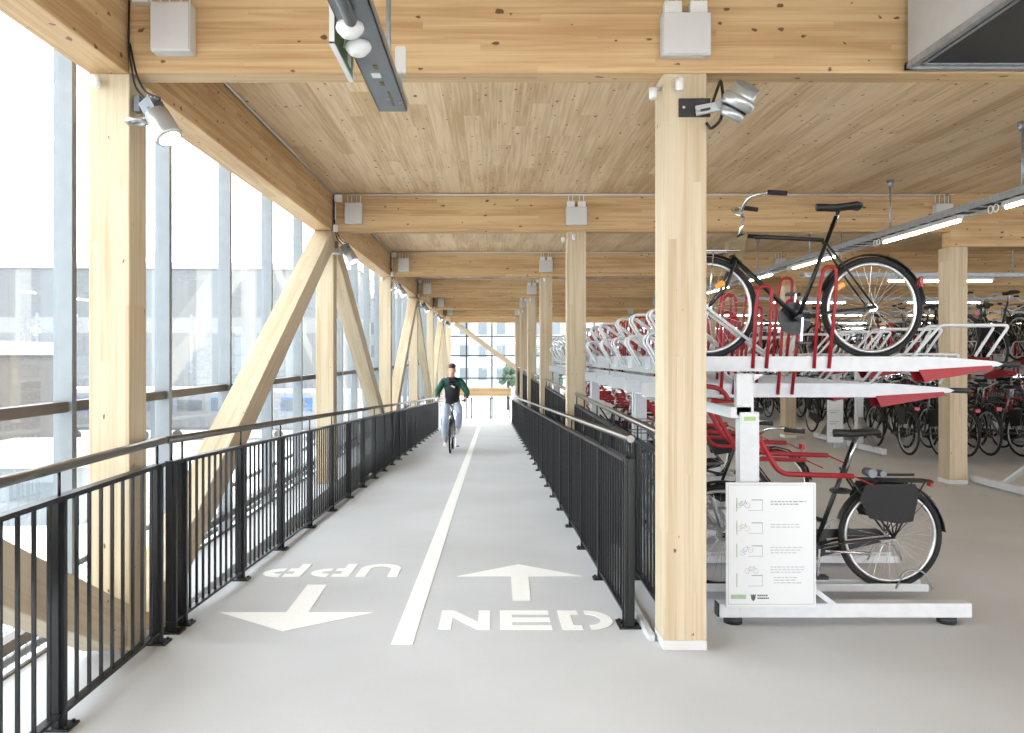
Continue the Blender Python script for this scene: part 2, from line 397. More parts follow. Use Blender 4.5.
# timber frames ---------------------------------------------------------------
ordn = ['nearest', 'second', 'third', 'fourth', 'fifth', 'sixth', 'farthest']
for k, y in enumerate(FR):
    nm = ordn[k-1] if k else 'overhead'
    # transverse beams: walkway + storage span
    o = member('timber_beam', (XL1, y+.08, (CEIL+BB)/2), (5.66, y+.08, (CEIL+BB)/2), .16, CEIL-BB)
    tag(o, ('%s glued timber crossbeam over the ramp and the bicycle racks' % nm) if k else 'timber crossbeam above and behind the viewpoint', 'beam', 'crossbeams of the timber frames')
    o = member('timber_beam', (5.66, y+.08, (CEIL+2.94)/2), (25.9, y+.08, (CEIL+2.94)/2), .18, CEIL-2.94)
    tag(o, ('%s deeper timber crossbeam running right from the storage column' % nm) if k else 'deep timber crossbeam behind the viewpoint over storage', 'beam', 'deeper beams on the right')
    # longitudinal beam along the facade, one length per bay
    if k < 7:
        o = member('timber_beam', (-2.08, y, (CEIL+BB)/2), (-2.08, y+SP if k < 7 else YE, (CEIL+BB)/2), .215, CEIL-BB)
        tag(o, 'timber edge beam along the glass wall in the %s bay' % ['foreground', 'first', 'second', 'third', 'fourth', 'fifth', 'far end'][k], 'beam', 'edge beams along the glazing')
    # posts
    if k:
        zb = -3.0 if False else 0
        o = member('timber_post', (-2.075, y+.115, 0), (-2.075, y+.115, BB), .22, .22, 'post', (0, -1, 0)); 
        tag(o, '%s pale timber post of the row along the glass wall' % nm, 'post', 'left posts')
        if k < 7:
            r = empty('timber_post', (1.043, y+.115, 0), label='%s timber post of the row between the ramp and the racks' % nm, cat='post', group='posts right of the ramp')
            member('post_shaft', (0, 0, .055), (0, 0, BB), .235, .225, 'post', (0, -1, 0), r)
            MB().box((0, 0, .028), (.24, .23, .056), None, .006).build('post_base', 'plastic', r)
    for j, X in enumerate((5.77, 12.7, 19.6)):
        if k < 1: continue
        r = empty('timber_post', (X, y+.13, 0), label='%s timber post of the %s column row inside the bicycle storage' % (nm, ['near', 'middle', 'far'][j]), cat='post', group='posts in the storage')
        member('post_shaft', (0, 0, .05), (0, 0, 2.94), .22, .26, 'post', (0, -1, 0), r)
        MB().box((0, 0, .026), (.23, .27, .052), None, .006).build('post_base', 'white_plastic', r)
# diagonals in the facade plane
dg = [(0, 1), (2, 1), (2, 3), (4, 3), (4, 5), (6, 5), (6, 7)]
for t, bt in dg:
    yt, yb = FR[t]+.115, FR[bt]+.115; s = 1 if yt > yb else -1
    a = Vector((-2.075, yb+s*.22, .02)); b = Vector((-2.075, yt-s*.14, BB-.10))
    if t == 0: a = Vector((-2.075, yb-.13, .13)); b = a+(b-a)*.88
    o = member('timber_brace', a, b, .215, .24, 'post', (0, 0, 1) if s > 0 else (0, 0, 1))
    tag(o, 'diagonal timber brace from the foot of the %s left post %s' % (ordn[bt-1], 'leaning away from the viewer' if s > 0 else 'leaning toward the viewer'), 'brace', 'braces along the glass wall')
# end wall: floor beam + diagonal
o = member('timber_beam', (-1.9, YE-.18, -.155), (26, YE-.18, -.155), .16, .37); tag(o, 'horizontal timber floor beam across the far glass end wall', 'beam')
o = member('timber_brace', (-1.75, YE-.3, 3.1), (2.3, YE-.3, .12), .16, .22, 'post'); tag(o, 'diagonal timber brace in front of the far end glazing', 'brace')

# ------------------------------------------------------------------ railings
bal_mesh = {}
def baluster(h):
    if h not in bal_mesh:
        me = MB().span((-.007, -.007, 0), (.007, .007, h)).mesh('baluster'); me.materials.append(M['black_steel']); bal_mesh[h] = me
    return bal_mesh[h]
postm = MB().span((-.028, -.014, 0), (.028, .014, .995)).mesh('post')
pm = MB(); pm.span((-.03, -.012, .006), (.03, .012, .99)); pm.span((-.012, -.028, .006), (.012, .028, .99)); pm = pm.mesh('post'); pm.materials.append(M['black_steel'])
fp = MB(); fp.box((0, 0, .006), (.13, .10, .012), None, .002)
for sx in (-.045, .045):
    for sy in (-.033, .033): fp.cyl((sx, sy, .01), (sx, sy, .022), .008, 6)
fp = fp.mesh('base_plate'); fp.materials.append(M['black_steel'])
bk = MB().cyl((0, 0, .985), (0, 0, 1.10), .007, 8).mesh('bracket'); bk.materials.append(M['black_steel'])
def railing(x, y0, y1, posts, label, sloped, limit=100, inner=0, plates=True):
    z0, z1 = (rz(y0), rz(y1)) if sloped else (0, 0)
    Z = lambda y: rz(y) if sloped else 0
    r = empty('railing', (x, y0, z0), label=label, cat='railing')
    L = lambda y, z: (0, y-y0, Z(y)-z0+z)
    MB().bar(L(y0, .985), L(y1, .985), .05, .022).build('top_rail', 'black_steel', r)
    MB().bar(L(y0, .06), L(y1, .06), .04, .016).build('bottom_rail', 'black_steel', r)
    m = MB(); m.tube([L(y0-.04, 1.118), L(y1+.03, 1.118)], .0225, 12); m.build('handrail', 'handrail', r)
    for py in posts:
        p = inst('post', pm, r, L(py, 0)); 
        inst('base_plate', fp, p, (0, 0, 0)); inst('bracket', bk, p, (0, 0, 0))
    ys = []; yy = y0+.1
    while yy < y1-.03:
        if min(abs(yy-p) for p in posts) > .045: ys.append(yy)
        yy += .113
    me = baluster(.915)
    for yy in ys[:limit]: inst('baluster', me, r, L(yy, .066))
    if ys[limit:]:
        m = MB()
        for yy in ys[limit:]:
            c = L(yy, .066); m.span((c[0]-.007, c[1]-.007, c[2]), (c[0]+.007, c[1]+.007, c[2]+.915))
        o = m.build('baluster', 'black_steel', r); o['kind'] = 'stuff'
    return r
def seq(a, b, d):
    o = []; 
    while a < b: o.append(a); a += d
    return o
railing(-1.861, 1.38, 4.56, [1.42, 2.45, 3.48, 4.50], 'black baluster railing on the level floor at the lower left', False)
railing(-1.861, 4.66, 27.4, [4.70]+seq(4.86, 27.3, 1.13)+[27.36], 'long black railing descending along the left side of the ramp', True)
railing(.812, 4.79, 32.6, [4.80, 4.87]+seq(6.02, 32.4, 1.14)+[32.56], 'long black railing descending along the right side of the ramp', True)
for k in range(1, 6):
    a, b = FR[k]+.27, FR[k+1]-.03
    railing(1.04, a, b, [a+.02]+seq(a+1.15, b-.4, 1.12)+[b-.02], 'black level railing between the %s and %s right posts' % (ordn[k-1], ordn[k]), False)
# cross railing at the end of the ramp
r = empty('railing', (-1.9, YE-.75, rz(YE-.75)), label='low black cross railing at the far foot of the ramp', cat='railing')
MB().bar((0, 0, 1.0), (2.75, 0, 1.0), .04, .04).build('top_rail', 'black_steel', r); MB().bar((0, 0, .1), (2.75, 0, .1), .04, .02).build('bottom_rail', 'black_steel', r)
for i in range(4): inst('post', pm, r, (.05+i*.88, 0, 0))
for i in range(25):
    if i % 8: inst('baluster', baluster(.9), r, (.05+i*.11, 0, .1))

# ------------------------------------------------------------------ floor markings
def onramp(x, y): return (x, y, rz(y)+.004)
def marking(name, polys, label):
    m = MB(); bm = m.bm
    for P in polys:
        # split the polygon into thin flat faces lying on the slab (1 mm thick paint)
        top = [bm.verts.new(onramp(*p)) for p in P]; bot = [bm.verts.new((p[0], p[1], rz(p[1])+.001)) for p in P]
        bm.faces.new(top); bm.faces.new(list(reversed(bot)))
        for i in range(len(P)): bm.faces.new((top[i], bot[i], bot[(i+1) % len(P)], top[(i+1) % len(P)]))
    return tag(m.build(name, 'white_paint'), label, 'floor marking')
marking('painted_line', [[(-.56, 4.47), (-.44, 4.47), (-.44, RY), (-.56, RY)], [(-.56, RY), (-.44, RY), (-.44, 37.5), (-.56, 37.5)]], 'long white centre line painted down the middle of the ramp')
marking('painted_arrow', [[(-1.72, 5.11), (-.74, 5.11), (-1.22, 4.71)], [(-1.30, 5.11), (-1.16, 5.11), (-1.19, 5.83), (-1.33, 5.83)]], 'white painted arrow pointing toward the viewer left of the line')
marking('painted_arrow', [[(-.267, 6.09), (.689, 6.09), (.209, 6.51)], [(.14, 6.09), (.272, 6.09), (.255, 5.39), (.135, 5.39)]], 'white painted arrow pointing away above the word NED')
def arc(cx, cy, rx, ry, a0, a1, n=10): return [(cx+rx*math.cos(a0+(a1-a0)*i/n), cy+ry*math.sin(a0+(a1-a0)*i/n)) for i in range(n+1)]
def band(cx, cy, rx, ry, tx, ty, a0, a1, n=10):
    o = arc(cx, cy, rx, ry, a0, a1, n); i_ = arc(cx, cy, rx-tx, ry-ty, a0, a1, n)
    return [[o[k], o[k+1], i_[k+1], i_[k]] for k in range(n)]
def letters(word, x0, y0, w, h, gap, flip=False):
    P = []; t = w*.24; ty = h*.22; x = 0
    for ch in word:
        q = []
        if ch == 'N': q = [[(0, 0), (t, 0), (t, h), (0, h)], [(w-t, 0), (w, 0), (w, h), (w-t, h)], [(t, h), (t, h*.62), (w-t, 0), (w-t, h*.38)]]
        if ch == 'E': q = [[(0, 0), (t, 0), (t, h), (0, h)]]+[[(t, yy), (w, yy), (w, yy+ty), (t, yy+ty)] for yy in (0, (h-ty)/2, h-ty)]
        if ch == 'D': q = [[(0, 0), (t, 0), (t, h), (0, h)], [(t, 0), (w*.40, 0), (w*.40, ty), (t, ty)], [(t, h-ty), (w*.40, h-ty), (w*.40, h), (t, h)]]+band(w*.55, h/2, w*.5, h/2, t, ty, -PI/2, PI/2, 12)
        if ch == 'P': q = [[(0, 0), (t, 0), (t, h), (0, h)], [(t, h-ty), (w*.42, h-ty), (w*.42, h), (t, h)], [(t, h*.36), (w*.42, h*.36), (w*.42, h*.36+ty), (t, h*.36+ty)]]+band(w*.52, h*.68, w*.46, h*.32, t, ty, -PI/2, PI/2, 12)
        if ch == 'U': q = [[(0, h*.4), (t, h*.4), (t, h), (0, h)], [(w-t, h*.4), (w, h*.4), (w, h), (w-t, h)]]+band(w/2, h*.4, w/2, h*.4, t, ty, PI, 2*PI, 12)
        P += [[(px+x, py) for px, py in poly] for poly in q]; x += w+gap
    tot = x-gap
    if flip: P = [[(tot-px, h-py) for px, py in poly] for poly in P]
    return [[(px+x0, py+y0) for px, py in poly] for poly in P]
marking('painted_word', letters('NED', -.318, 4.74, .305, .41, .06), 'white painted word NED in stencil capitals on the ramp')
marking('painted_word', letters('UPP', -1.76, 6.07, .315, .45, .05, True), 'white painted word UPP facing away, upside down to the viewer')

# ------------------------------------------------------------------ electrical
def junction(x, y, z, w, h, d, label, glands=2, tails=True, group='grey junction boxes on the beams'):
    r = empty('junction_box', (x, y, z), label=label, cat='junction box', group=group)
    MB().box((0, -d/2, 0), (w, d, h), None, .006).build('box_body', 'plastic', r)
    MB().box((0, -d-.006, 0), (w*.97, .014, h*.97), None, .005).build('box_lid', 'plastic', r)
    for i in range(glands):
        gx = (i-.5)*w*.52 if glands > 1 else 0
        MB().box((gx, -.028, h/2+.035), (w*.36, .055, .07), None, .004).build('terminal_box', 'white_plastic', r)
    m = MB()
    for i in range(2):
        for e in (-.03, .03):
            gx = (i-.5)*w*.52+e*.8; top = (.075 if glands else 0)
            zz = CEIL-z-.018
            if h/2+top < zz-.02: m.tube(rnd([(gx, -.02, h/2+top-.01), (gx, -.02, zz), (gx+(.08 if e > 0 else -.08), -.02, zz)], .03), .0055, 6)
    if len(m.bm.verts): m.build('conduit', 'white_plastic', r)
    return r
BF = .002
for k in range(1, 7):
    y = FR[k]-BF; nm = ordn[k-1]
    junction(-1.705, y, 3.34, .21, .26, .09, 'grey junction box on the left end of the %s crossbeam' % nm, 0, group='junction boxes at left beam ends')
    junction(1.035, y, 3.31, .26, .225, .07, 'grey junction box with two terminal blocks over the %s right post' % nm, 2, group='junction boxes above the right posts')
    junction(5.55, y, 3.36, .22, .2, .07, 'grey junction box at the %s storage post top' % nm, 0, group='junction boxes above storage posts')
    m = MB(); m.tube([(-1.9, y-.02, CEIL-.02), (5.5, y-.02, CEIL-.02)], .011, 6)
    tag(m.build('conduit', 'white_plastic'), 'thin white conduit along the top of the %s crossbeam' % nm, 'conduit', 'conduits on crossbeams')
    if k < 6:
        m = MB(); m.tube([(-1.95, y+.2, CEIL-.015), (-1.95, y+SP-.02, CEIL-.015)], .010, 6)
        tag(m.build('conduit', 'white_plastic'), 'thin white conduit in the corner above the edge beam, %s bay' % nm, 'conduit', 'conduits along the edge beam')
    if k > 1:
        r = empty('corner_terminal', (-1.90, y, 3.53), label='small white terminal box at the left corner of the %s crossbeam' % nm, cat='terminal box', group='corner terminal boxes')
        MB().box((0, -.03, 0), (.09, .06, .09), None, .006).build('box_body', 'white_plastic', r)
        MB().tube([(-.035, -.03, -.04), (-.035, -.03, -.33)], .008, 6).build('conduit', 'white_plastic', r)
        MB().box((-.035, -.03, -.37), (.055, .05, .09), None, .006).build('socket', 'white_plastic', r)
    else:
        r = empty('corner_terminal', (-1.90, y, 3.53), label='small white terminal box at the top left corner of the nearest crossbeam', cat='terminal box', group='corner terminal boxes')
        MB().box((.02, -.03, 0), (.09, .06, .09), None, .006).build('box_body', 'white_plastic', r)

def spotlight_left(k):
    y = FR[k]
    r = empty('spotlight', (-1.955, y+.05, 2.9), label='silver spotlight with black cables on the %s left post' % ordn[k-1], cat='spotlight', group='spotlights on the left posts')
    MB().box((.02, 0, .07), (.035, .05, .09), None, .004).build('wall_clip', 'silver_dark', r)
    m = MB(); m.tube(rnd([(0, -.03, -.03), (.03, -.10, -.05), (.16, -.13, -.03)], .03), .011, 8); m.ring((.05, -.09, -.05), .05, .012, 'Z', 20, 8); m.build('bracket', 'silver', r)
    c = Vector((.175, -.14, -.02)); d = Vector((.48, -.15, -.82)).normalized(); q = d.orthogonal().normalized()
    Rm = d.to_track_quat('Z', 'Y').to_matrix()
    m = MB(); m.tube([c, c+d*.08, c+d*.155, c+d*.165], [.062, .067, .073, .068], 24)
    hs = m.build('lamp_housing', 'silver', r)
    m = MB()
    for i in range(6): m.box(c-d*(.035), (.008, .11, .07), Rm) if i < 0 else m.box(c-d*.035+Rm @ Vector(((i-2.5)*.02, 0, 0)), (.006, .105-abs(i-2.5)*.012, .075), Rm)
    m.cyl(c-d*.02, c, .055, 20); m.build('heat_sink', 'silver_dark', r)
    MB().cyl(c+d*.1635, c+d*.168, .056, 24).build('lens', 'lens', r)
    m = MB(); t = c-d*.06
    m.tube(rnd([t+Vector((-.02, 0, 0)), (.11, -.12, .06), (.03, -.07, .14), (.005, -.09, .35), (.01, -.09, .6)], .05), .006, 6)
    m.tube(rnd([t+Vector((.03, 0, 0)), (.20, -.14, .06), (.10, -.1, .10), (.04, -.07, .2), (.012, -.09, .37)], .05), .006, 6)
    m.build('cable', 'cable', r)
for k in range(1, 7): spotlight_left(k)
# small white sensors near the top of posts
def sensor(x, y, z, lab):
    r = empty('sensor', (x, y, z), label=lab, cat='sensor')
    MB().tube([(0, -.001, 0), (0, -.03, 0)], .012, 10).build('arm', 'silver', r)
    MB().tube([(0, -.035, .025), (0, -.035, -.03), (0, -.035, -.04)], [.022, .022, .016], 14).build('sensor_body', 'white_plastic', r)
for k in range(1, 6):
    nm = ordn[k-1]
    sensor(-2.125, FR[k], 3.075, 'tiny white movement sensor on the %s left post front' % nm)
    sensor(1.005, FR[k], 3.06, 'tiny white sensor below the junction box on the %s right post' % nm)
    r = empty('sensor', (.915, FR[k]+.05, 3.03), label='tiny white sensor on the ramp side of the %s right post' % nm, cat='sensor')
    MB().tube([(.008, 0, .025), (-.03, 0, .025)], .01, 8).build('arm', 'silver', r)
    MB().tube([(-.035, 0, .03), (-.035, 0, -.03)], .022, 14).build('sensor_body', 'white_plastic', r)
# big spotlight on the main right post
r = empty('spotlight', (1.062, FR[1], 2.95), label='large silver floodlight aimed up beside the nearest right post', cat='spotlight')
MB().span((-.055, -.012, -.065), (.115, -.0005, .035), .002).build('mounting_plate', 'plate', r)
MB().cyl((-.03, -.016, -.015), (-.03, -.012, -.015), .008, 10).build('screw', 'chrome', r)
m = MB(); m.bar((.03, -.035, -.04), (.17, -.06, -.02), .012, .045, (0, -1, .0)); m.bar((.03, -.03, -.04), (.15, -.055, -.022), .05, .02, (0, -1, 0)); m.cyl((.158, -.08, -.022), (.158, -.04, -.022), .03, 14); m.build('bracket_arm', 'silver', r)
MB().bar((.05, -.055, -.045), (.10, -.062, -.036), .01, .018, (0, -1, 0)).build('slot', 'plate', r)
c = Vector((.215, -.09, -.055)); d = Vector((.42, -.28, .80)).normalized()
m = MB(); m.tube([c-d*.045, c-d*.04, c+d*.0], [.05, .062, .07], 28); m.build('lamp_back', 'silver', r)
m = MB(); m.tube([c, c+d*.012], .069, 28); m.build('gasket', 'plate', r)
m = MB(); m.tube([c+d*.012, c+d*.05, c+d*.075], [.082, .09, .084], 28); m.build('lamp_rim', 'silver', r)
# angled visor
vb = bmesh.new(); q = d.to_track_quat('Z', 'Y').to_matrix(); A = []; B = []
for i in range(28):
    t = 2*PI*i/28; a = c+d*.07+q @ Vector((math.cos(t)*.07, math.sin(t)*.07, 0)); hgt = .045+.045*(.5+.5*math.cos(t-PI*.1))
    A.append(vb.verts.new(a)); B.append(vb.verts.new(a+d*hgt))
A2 = [vb.verts.new(c+d*.08+(v.co-c-d*.07)*.94) for v in A]; B2 = [vb.verts.new(v.co+(c+d*.07-v.co).project(q @ Vector((1, 0, 0)))*.05) for v in B]
for i in range(28):
    j = (i+1) % 28
    for P, Q in ((A, B), (B, B2), (B2, A2)): 
        f = vb.faces.new((P[i], P[j], Q[j], Q[i])); f.smooth = True
vb.faces.new(A2)
mb = MB(); mb.bm.free(); mb.bm = vb; mb.build('visor', 'silver', r)
m = MB(); m.tube(rnd([(.11, -.05, -.02), (.15, -.03, .09), (.165, -.03, .13), (.175, -.05, .02), (.16, -.05, -.10), (.11, -.03, -.14), (.09, -.02, -.10)], .05), .008, 8); m.build('cable', 'cable', r)

# hanging channel with detectors and exit sign near the camera
r = empty('cable_channel', (-.55, 4.26, 2.88), label='grey metal ceiling channel with two white detectors hanging over the ramp', cat='cable channel')
m = MB(); m.span((-.045, -2.0, 0), (.103, 0, .006)); m.span((-.045, -2.0, 0), (-.041, 0, .05)); m.span((.099, -2.0, 0), (.103, 0, .05)); m.build('channel_body', 'mullion', r)
for yy in (-.94, -1.13):
    m = MB(); m.tube([(.0, yy, 0), (0, yy, -.018), (0, yy, -.03), (0, yy, -.05), (0, yy, -.055)], [.05, .055, .05, .032, .02], 24)
    m.build('detector', 'white_plastic', r)
m = MB()
m.box((.02, -.56, -.001), (.04, .05, .012)); m.build('socket', 'white_plastic', r)
m = MB()
for i in range(9): m.box((.045, -.12-.025*i, -.001), (.012, .006, .004))
for yy in (-.66, -.44): m.box((.03, yy, -.001), (.018, .05, .005))
m.build('slots', 'brass', r)
for yy in (-.35, -1.7): MB().tube([(.03, yy+.15, .0), (.03, yy+.15, .72)], .013, 8).build('threaded_rod', 'galv', r)
MB().box((.085, -.15, .215), (.055, .04, .14), None, .012).build('plug', 'white_plastic', r)
MB().span((.075, -.16, 0.0), (.095, -.14, .16)).build('rod_clip', 'galv', r)
r = empty('exit_sign', (-.63, 3.415, 2.957), label='green and white emergency exit sign seen nearly edge-on above the ramp', cat='sign')
MB().span((-.010, -.22, -.125), (.004, .22, .125), .001).build('sign_panel', 'green', r)
m = MB()
for a, b in (((-.225, -.13), (-.215, .13)), ((.215, -.13), (.225, .13))): m.span((-.013, a[0], a[1]), (.007, b[0], b[1]))
m.span((-.013, -.225, -.132), (.007, .225, -.122)); m.build('sign_edge', 'white_plastic', r)
m = MB()  # running figure, door and arrow
m.span((.004, .09, -.09), (.0055, .17, .09)); m.ball((.005, .04, .06), .002, .014, .014, None, 1)
m.bar((.005, .035, .04), (.005, .02, -.01), .002, .02, (1, 0, 0)); m.bar((.005, .02, -.01), (.005, .06, -.05), .002, .014, (1, 0, 0)); m.bar((.005, .02, -.01), (.005, -.02, -.07), .002, .014, (1, 0, 0)); m.bar((.005, .035, .03), (.005, .075, .02), .002, .012, (1, 0, 0))
m.bar((.005, -.06, 0), (.005, -.19, 0), .002, .03, (1, 0, 0)); m.bar((.005, -.19, 0), (.005, -.14, .05), .002, .02, (1, 0, 0)); m.bar((.005, -.19, 0), (.005, -.14, -.05), .002, .02, (1, 0, 0)); m.build('pictogram', 'white_plastic', r)

q = empty('cylinder_lamp', (-.53, 3.05, 2.852), label='short dark grey cylindrical fitting under the ceiling channel beside the exit sign', cat='lamp')
MB().tube([(0, -.6, 0), (0, -.02, 0), (0, 0, 0)], [.024, .024, .018], 16).build('tube_body', 'silver_dark', q)
MB().span((-.01, -.3, .02), (.01, -.27, .032)).build('clip', 'galv', q)
for yy in (-.18, .18): MB().tube([(0, yy, .12), (0, yy, .64)], .005, 6).build('hanger', 'galv', r)

# ventilation unit, upper right
r = empty('ventilation_unit', (2.22, 4.33, 3.125), label='grey sheet metal ventilation unit with black grille at upper right', cat='ventilation unit')
MB().span((0, -1.9, .03), (1.9, 0, .46), .004).build('casing', 'grey_sheet', r)
m = MB(); m.span((-.012, -1.92, 0), (.02, .01, .035)); m.span((-.012, -.015, 0), (1.92, .012, .035)); m.span((1.89, -1.92, 0), (1.92, .01, .035)); m.span((0, -1.92, 0), (1.92, -1.9, .035)); m.span((.02, -.05, .012), (1.9, -.03, .03)); m.span((.05, -1.9, .012), (.07, -.02, .03)); m.build('frame', 'galv', r)
MB().span((.02, -1.9, .018), (1.89, -.015, .032)).build('grille', 'mesh_black', r)

# cable tray with tube lamps along Y above the rack aisle
CT = 2.95; CX = 4.55
r = empty('cable_tray', (CX, 3.2, CT), label='long galvanised cable tray hung from rods above the rack aisle', cat='cable tray')
m = MB(); TL = 17.5
for e in (-.13, .13): m.span((e-.004, 0, 0), (e+.004, TL, .05)); m.tube([(e, 0, .06), (e, TL, .06)], .006, 6)
y = 0
while y < TL: m.span((-.13, y, 0), (.13, y+.02, .008)); y += .22
m.build('tray', 'galv', r)
m = MB()
for i, (x, z) in enumerate(((-.07, .015), (-.03, .02), (.02, .016), (.06, .02), (.0, .03))):
    pts = [(x+.012*math.sin(yy*1.7+i), yy, z+.006*math.sin(yy*2.3+i*2)) for yy in [j*.35 for j in range(int(TL/.35)+1)]]
    m.tube(pts, .008, 6)
m.build('cables', 'black_steel', r)
for yy in (1.45, 3.75, 6.06, 8.4, 10.7, 13.0, 15.3):
    MB().tube([(.0, yy, 0), (.0, yy, CEIL-CT)], .012, 8).build('hanger_rod', 'galv', r)
    MB().tube([(.0, yy, CEIL-CT-.08), (.0, yy, CEIL-CT-.002)], [.03, .045], 12).build('hanger_foot', 'galv', r)
for j, (a, b) in enumerate(((3.3, 4.78), (5.5, 7.1), (7.76, 9.3), (10.6, 12.1), (13.0, 14.5), (15.4, 16.9), (17.8, 19.3))):
    q = empty('tube_lamp', (CX-.06, a, 2.89), label='lit fluorescent tube lamp under the long cable tray, %s from the viewer' % ordn[j], cat='lamp', group='tube lamps under the tray')
    MB().span((-.03, 0, .015), (.03, b-a, .055), .003).build('lamp_housing', 'grey_sheet', q)
    MB().tube([(0, .02, 0), (0, b-a-.02, 0)], .014, 12).build('tube', 'tube', q)
    m = MB(); m.ring((0, b-a+.12, .02), .035, .005, 'X', 16, 6); m.ring((0, b-a+.2, .02), .035, .005, 'X', 16, 6); m.build('cable_loop', 'white_plastic', q)
for k, yy in enumerate((12.3, 17.4, 23.0, 28.6, 34.2)):
    r = empty('cable_tray', (5.0 if k else 4.7, yy, 2.78), label='%s crosswise cable tray over the right bicycle storage' % ordn[k], cat='cable tray', group='crosswise trays')
    m = MB(); LX = 20
    for e in (-.1, .1): m.span((0, e-.004, 0), (LX, e+.004, .06))
    x = 0
    while x < LX: m.span((x, -.1, 0), (x+.02, .1, .008)); x += .3
    m.build('tray', 'galv', r)
    for x in seq(.6, LX, 2.6): MB().tube([(x, 0, 0), (x, 0, CEIL-2.78)], .01, 6).build('hanger_rod', 'galv', r)
    for j, x in enumerate(seq(1.0, LX-2, 2.9)):
        q = empty('tube_lamp', (5.0+x, yy, 2.72), label='lit tube lamp, %s from the left under the %s crosswise cable tray' % (['first', 'second', 'third', 'fourth', 'fifth', 'sixth', 'seventh'][j], ordn[k]), cat='lamp', group='lamps of the %s crosswise tray' % ordn[k])
        MB().span((0, -.03, .015), (1.6, .03, .055), .003).build('lamp_housing', 'grey_sheet', q)
        MB().tube([(.02, 0, 0), (1.58, 0, 0)], .014, 10).build('tube', 'tube', q)
# ------------------------------------------------------------------ bicycles
# local frame: x forward, origin on the ground below the rear hub, WB wheelbase
WR = .345; WB = 1.12
def wheel_meshes(n=28, spokes=28, seg=8):
    t = MB(); t.ring((0, 0, 0), WR-.018, .019, 'Y', n, seg); t = t.mesh('tyre'); t.materials.append(M['tire'])
    rm = MB(); rm.ring((0, 0, 0), WR-.047, .0125, 'Y', n, 6); rm = rm.mesh('rim'); rm.materials.append(M['rim'])
    sp = MB()
    for i in range(spokes):
        a = 2*PI*i/spokes; s = .028 if i % 2 else -.028; tw = .5 if (i//2) % 2 else -.5
        sp.tube([(math.cos(a+tw)*.022, s, math.sin(a+tw)*.022), (math.cos(a)*(WR-.055), 0, math.sin(a)*(WR-.055))], .0013, 4, False, False)
    sp.cyl((0, -.045, 0), (0, .045, 0), .018, 10); sp.cyl((0, -.032, 0), (0, -.027, 0), .028, 12); sp.cyl((0, .027, 0), (0, .032, 0), .028, 12)
    sp = sp.mesh('spokes'); sp.materials.append(M['chrome'])
    return t, rm, sp
WM = wheel_meshes(48, 32)
def frame_paths(step):
    bb = (.50, 0, -.07+WR); st = (.325, 0, .46+WR); hb = (.93, 0, .33+WR); ht = (.895, 0, .49+WR)
    rh = (0, 0, WR); P = [([bb, (.24, 0, .62+WR)], .015), ([bb, hb], .017 if not step else .019)]
    if step: P.append(([(.885, 0, .44+WR), (.70, 0, .17+WR), (.435, 0, .10+WR)], .014))
    else: P.append(([ht, st], .014))
    P.append(([hb, ht], .019))
    for s in (-1, 1):
        P.append(([(.48, .03*s, bb[2]), (.3, .05*s, WR-.03), (0, .055*s, WR)], .009))
        P.append(([(.325, .018*s, .45+WR), (.2, .05*s, .27+WR), (0, .055*s, WR)], .0075))
    return P
def fork_paths():
    P = []
    for s in (-1, 1): P.append(([(.925, .0, .345+WR), (.94, .05*s, .31+WR), (1.01, .052*s, .12+WR), (WB, .05*s, WR)], [.014, .012, .010, .007]))
    return P
def bars_paths(high=.0):
    st = [(.895, 0, .49+WR), (.87, 0, .60+WR+high)]
    b = [(.87, 0, .60+WR+high), (.885, 0, .62+WR+high)]
    hb = []
    for s in (-1, 1): hb.append([(.88, 0, .605+WR+high), (.91, .09*s, .64+WR+high), (.89, .2*s, .70+WR+high), (.80, .27*s, .71+WR+high), (.70, .29*s, .70+WR+high)])
    return st, hb
def add_wheel(parent, name, x):
    w = inst(name, WM[0], parent, (x, 0, WR)); inst('rim', WM[1], w, (0, 0, 0)); inst('spokes', WM[2], w, (0, 0, 0)); return w
def guard(m, x, a0, a1, w=.028, r=WR+.022, n=18):
    A = []
    for i in range(n+1):
        t = a0+(a1-a0)*i/n; c = Vector((x+math.cos(t)*r, 0, WR+math.sin(t)*r)); nn = Vector((math.cos(t), 0, math.sin(t)))
        A.append([m.bm.verts.new(c+Vector((0, s*w, 0))-nn*(.012 if abs(s) == 1 else 0)) for s in (-1, -.5, 0, .5, 1)])
    for i in range(n):
        for j in range(4):
            f = m.bm.faces.new((A[i][j], A[i][j+1], A[i+1][j+1], A[i+1][j])); f.smooth = True
def saddle_mesh(m, z=.67+WR, x=.22):
    # flattened wedge saddle
    prof = [(-.13, .075, .02), (-.10, .085, .028), (-.03, .075, .018), (.04, .04, .012), (.10, .024, .016), (.155, .016, .016)]
    R = []
    for px, w, h in prof:
        R.append([m.bm.verts.new((x+px, w*math.cos(t), z+h+(.022*math.sin(t) if math.sin(t) > 0 else .03*math.sin(t)))) for t in [2*PI*i/12 for i in range(12)]])
    for i in range(len(R)-1):
        for j in range(12):
            f = m.bm.faces.new((R[i][j], R[i][(j+1) % 12], R[i+1][(j+1) % 12], R[i+1][j])); f.smooth = True
    m.bm.faces.new(R[0]); m.bm.faces.new(list(reversed(R[-1])))
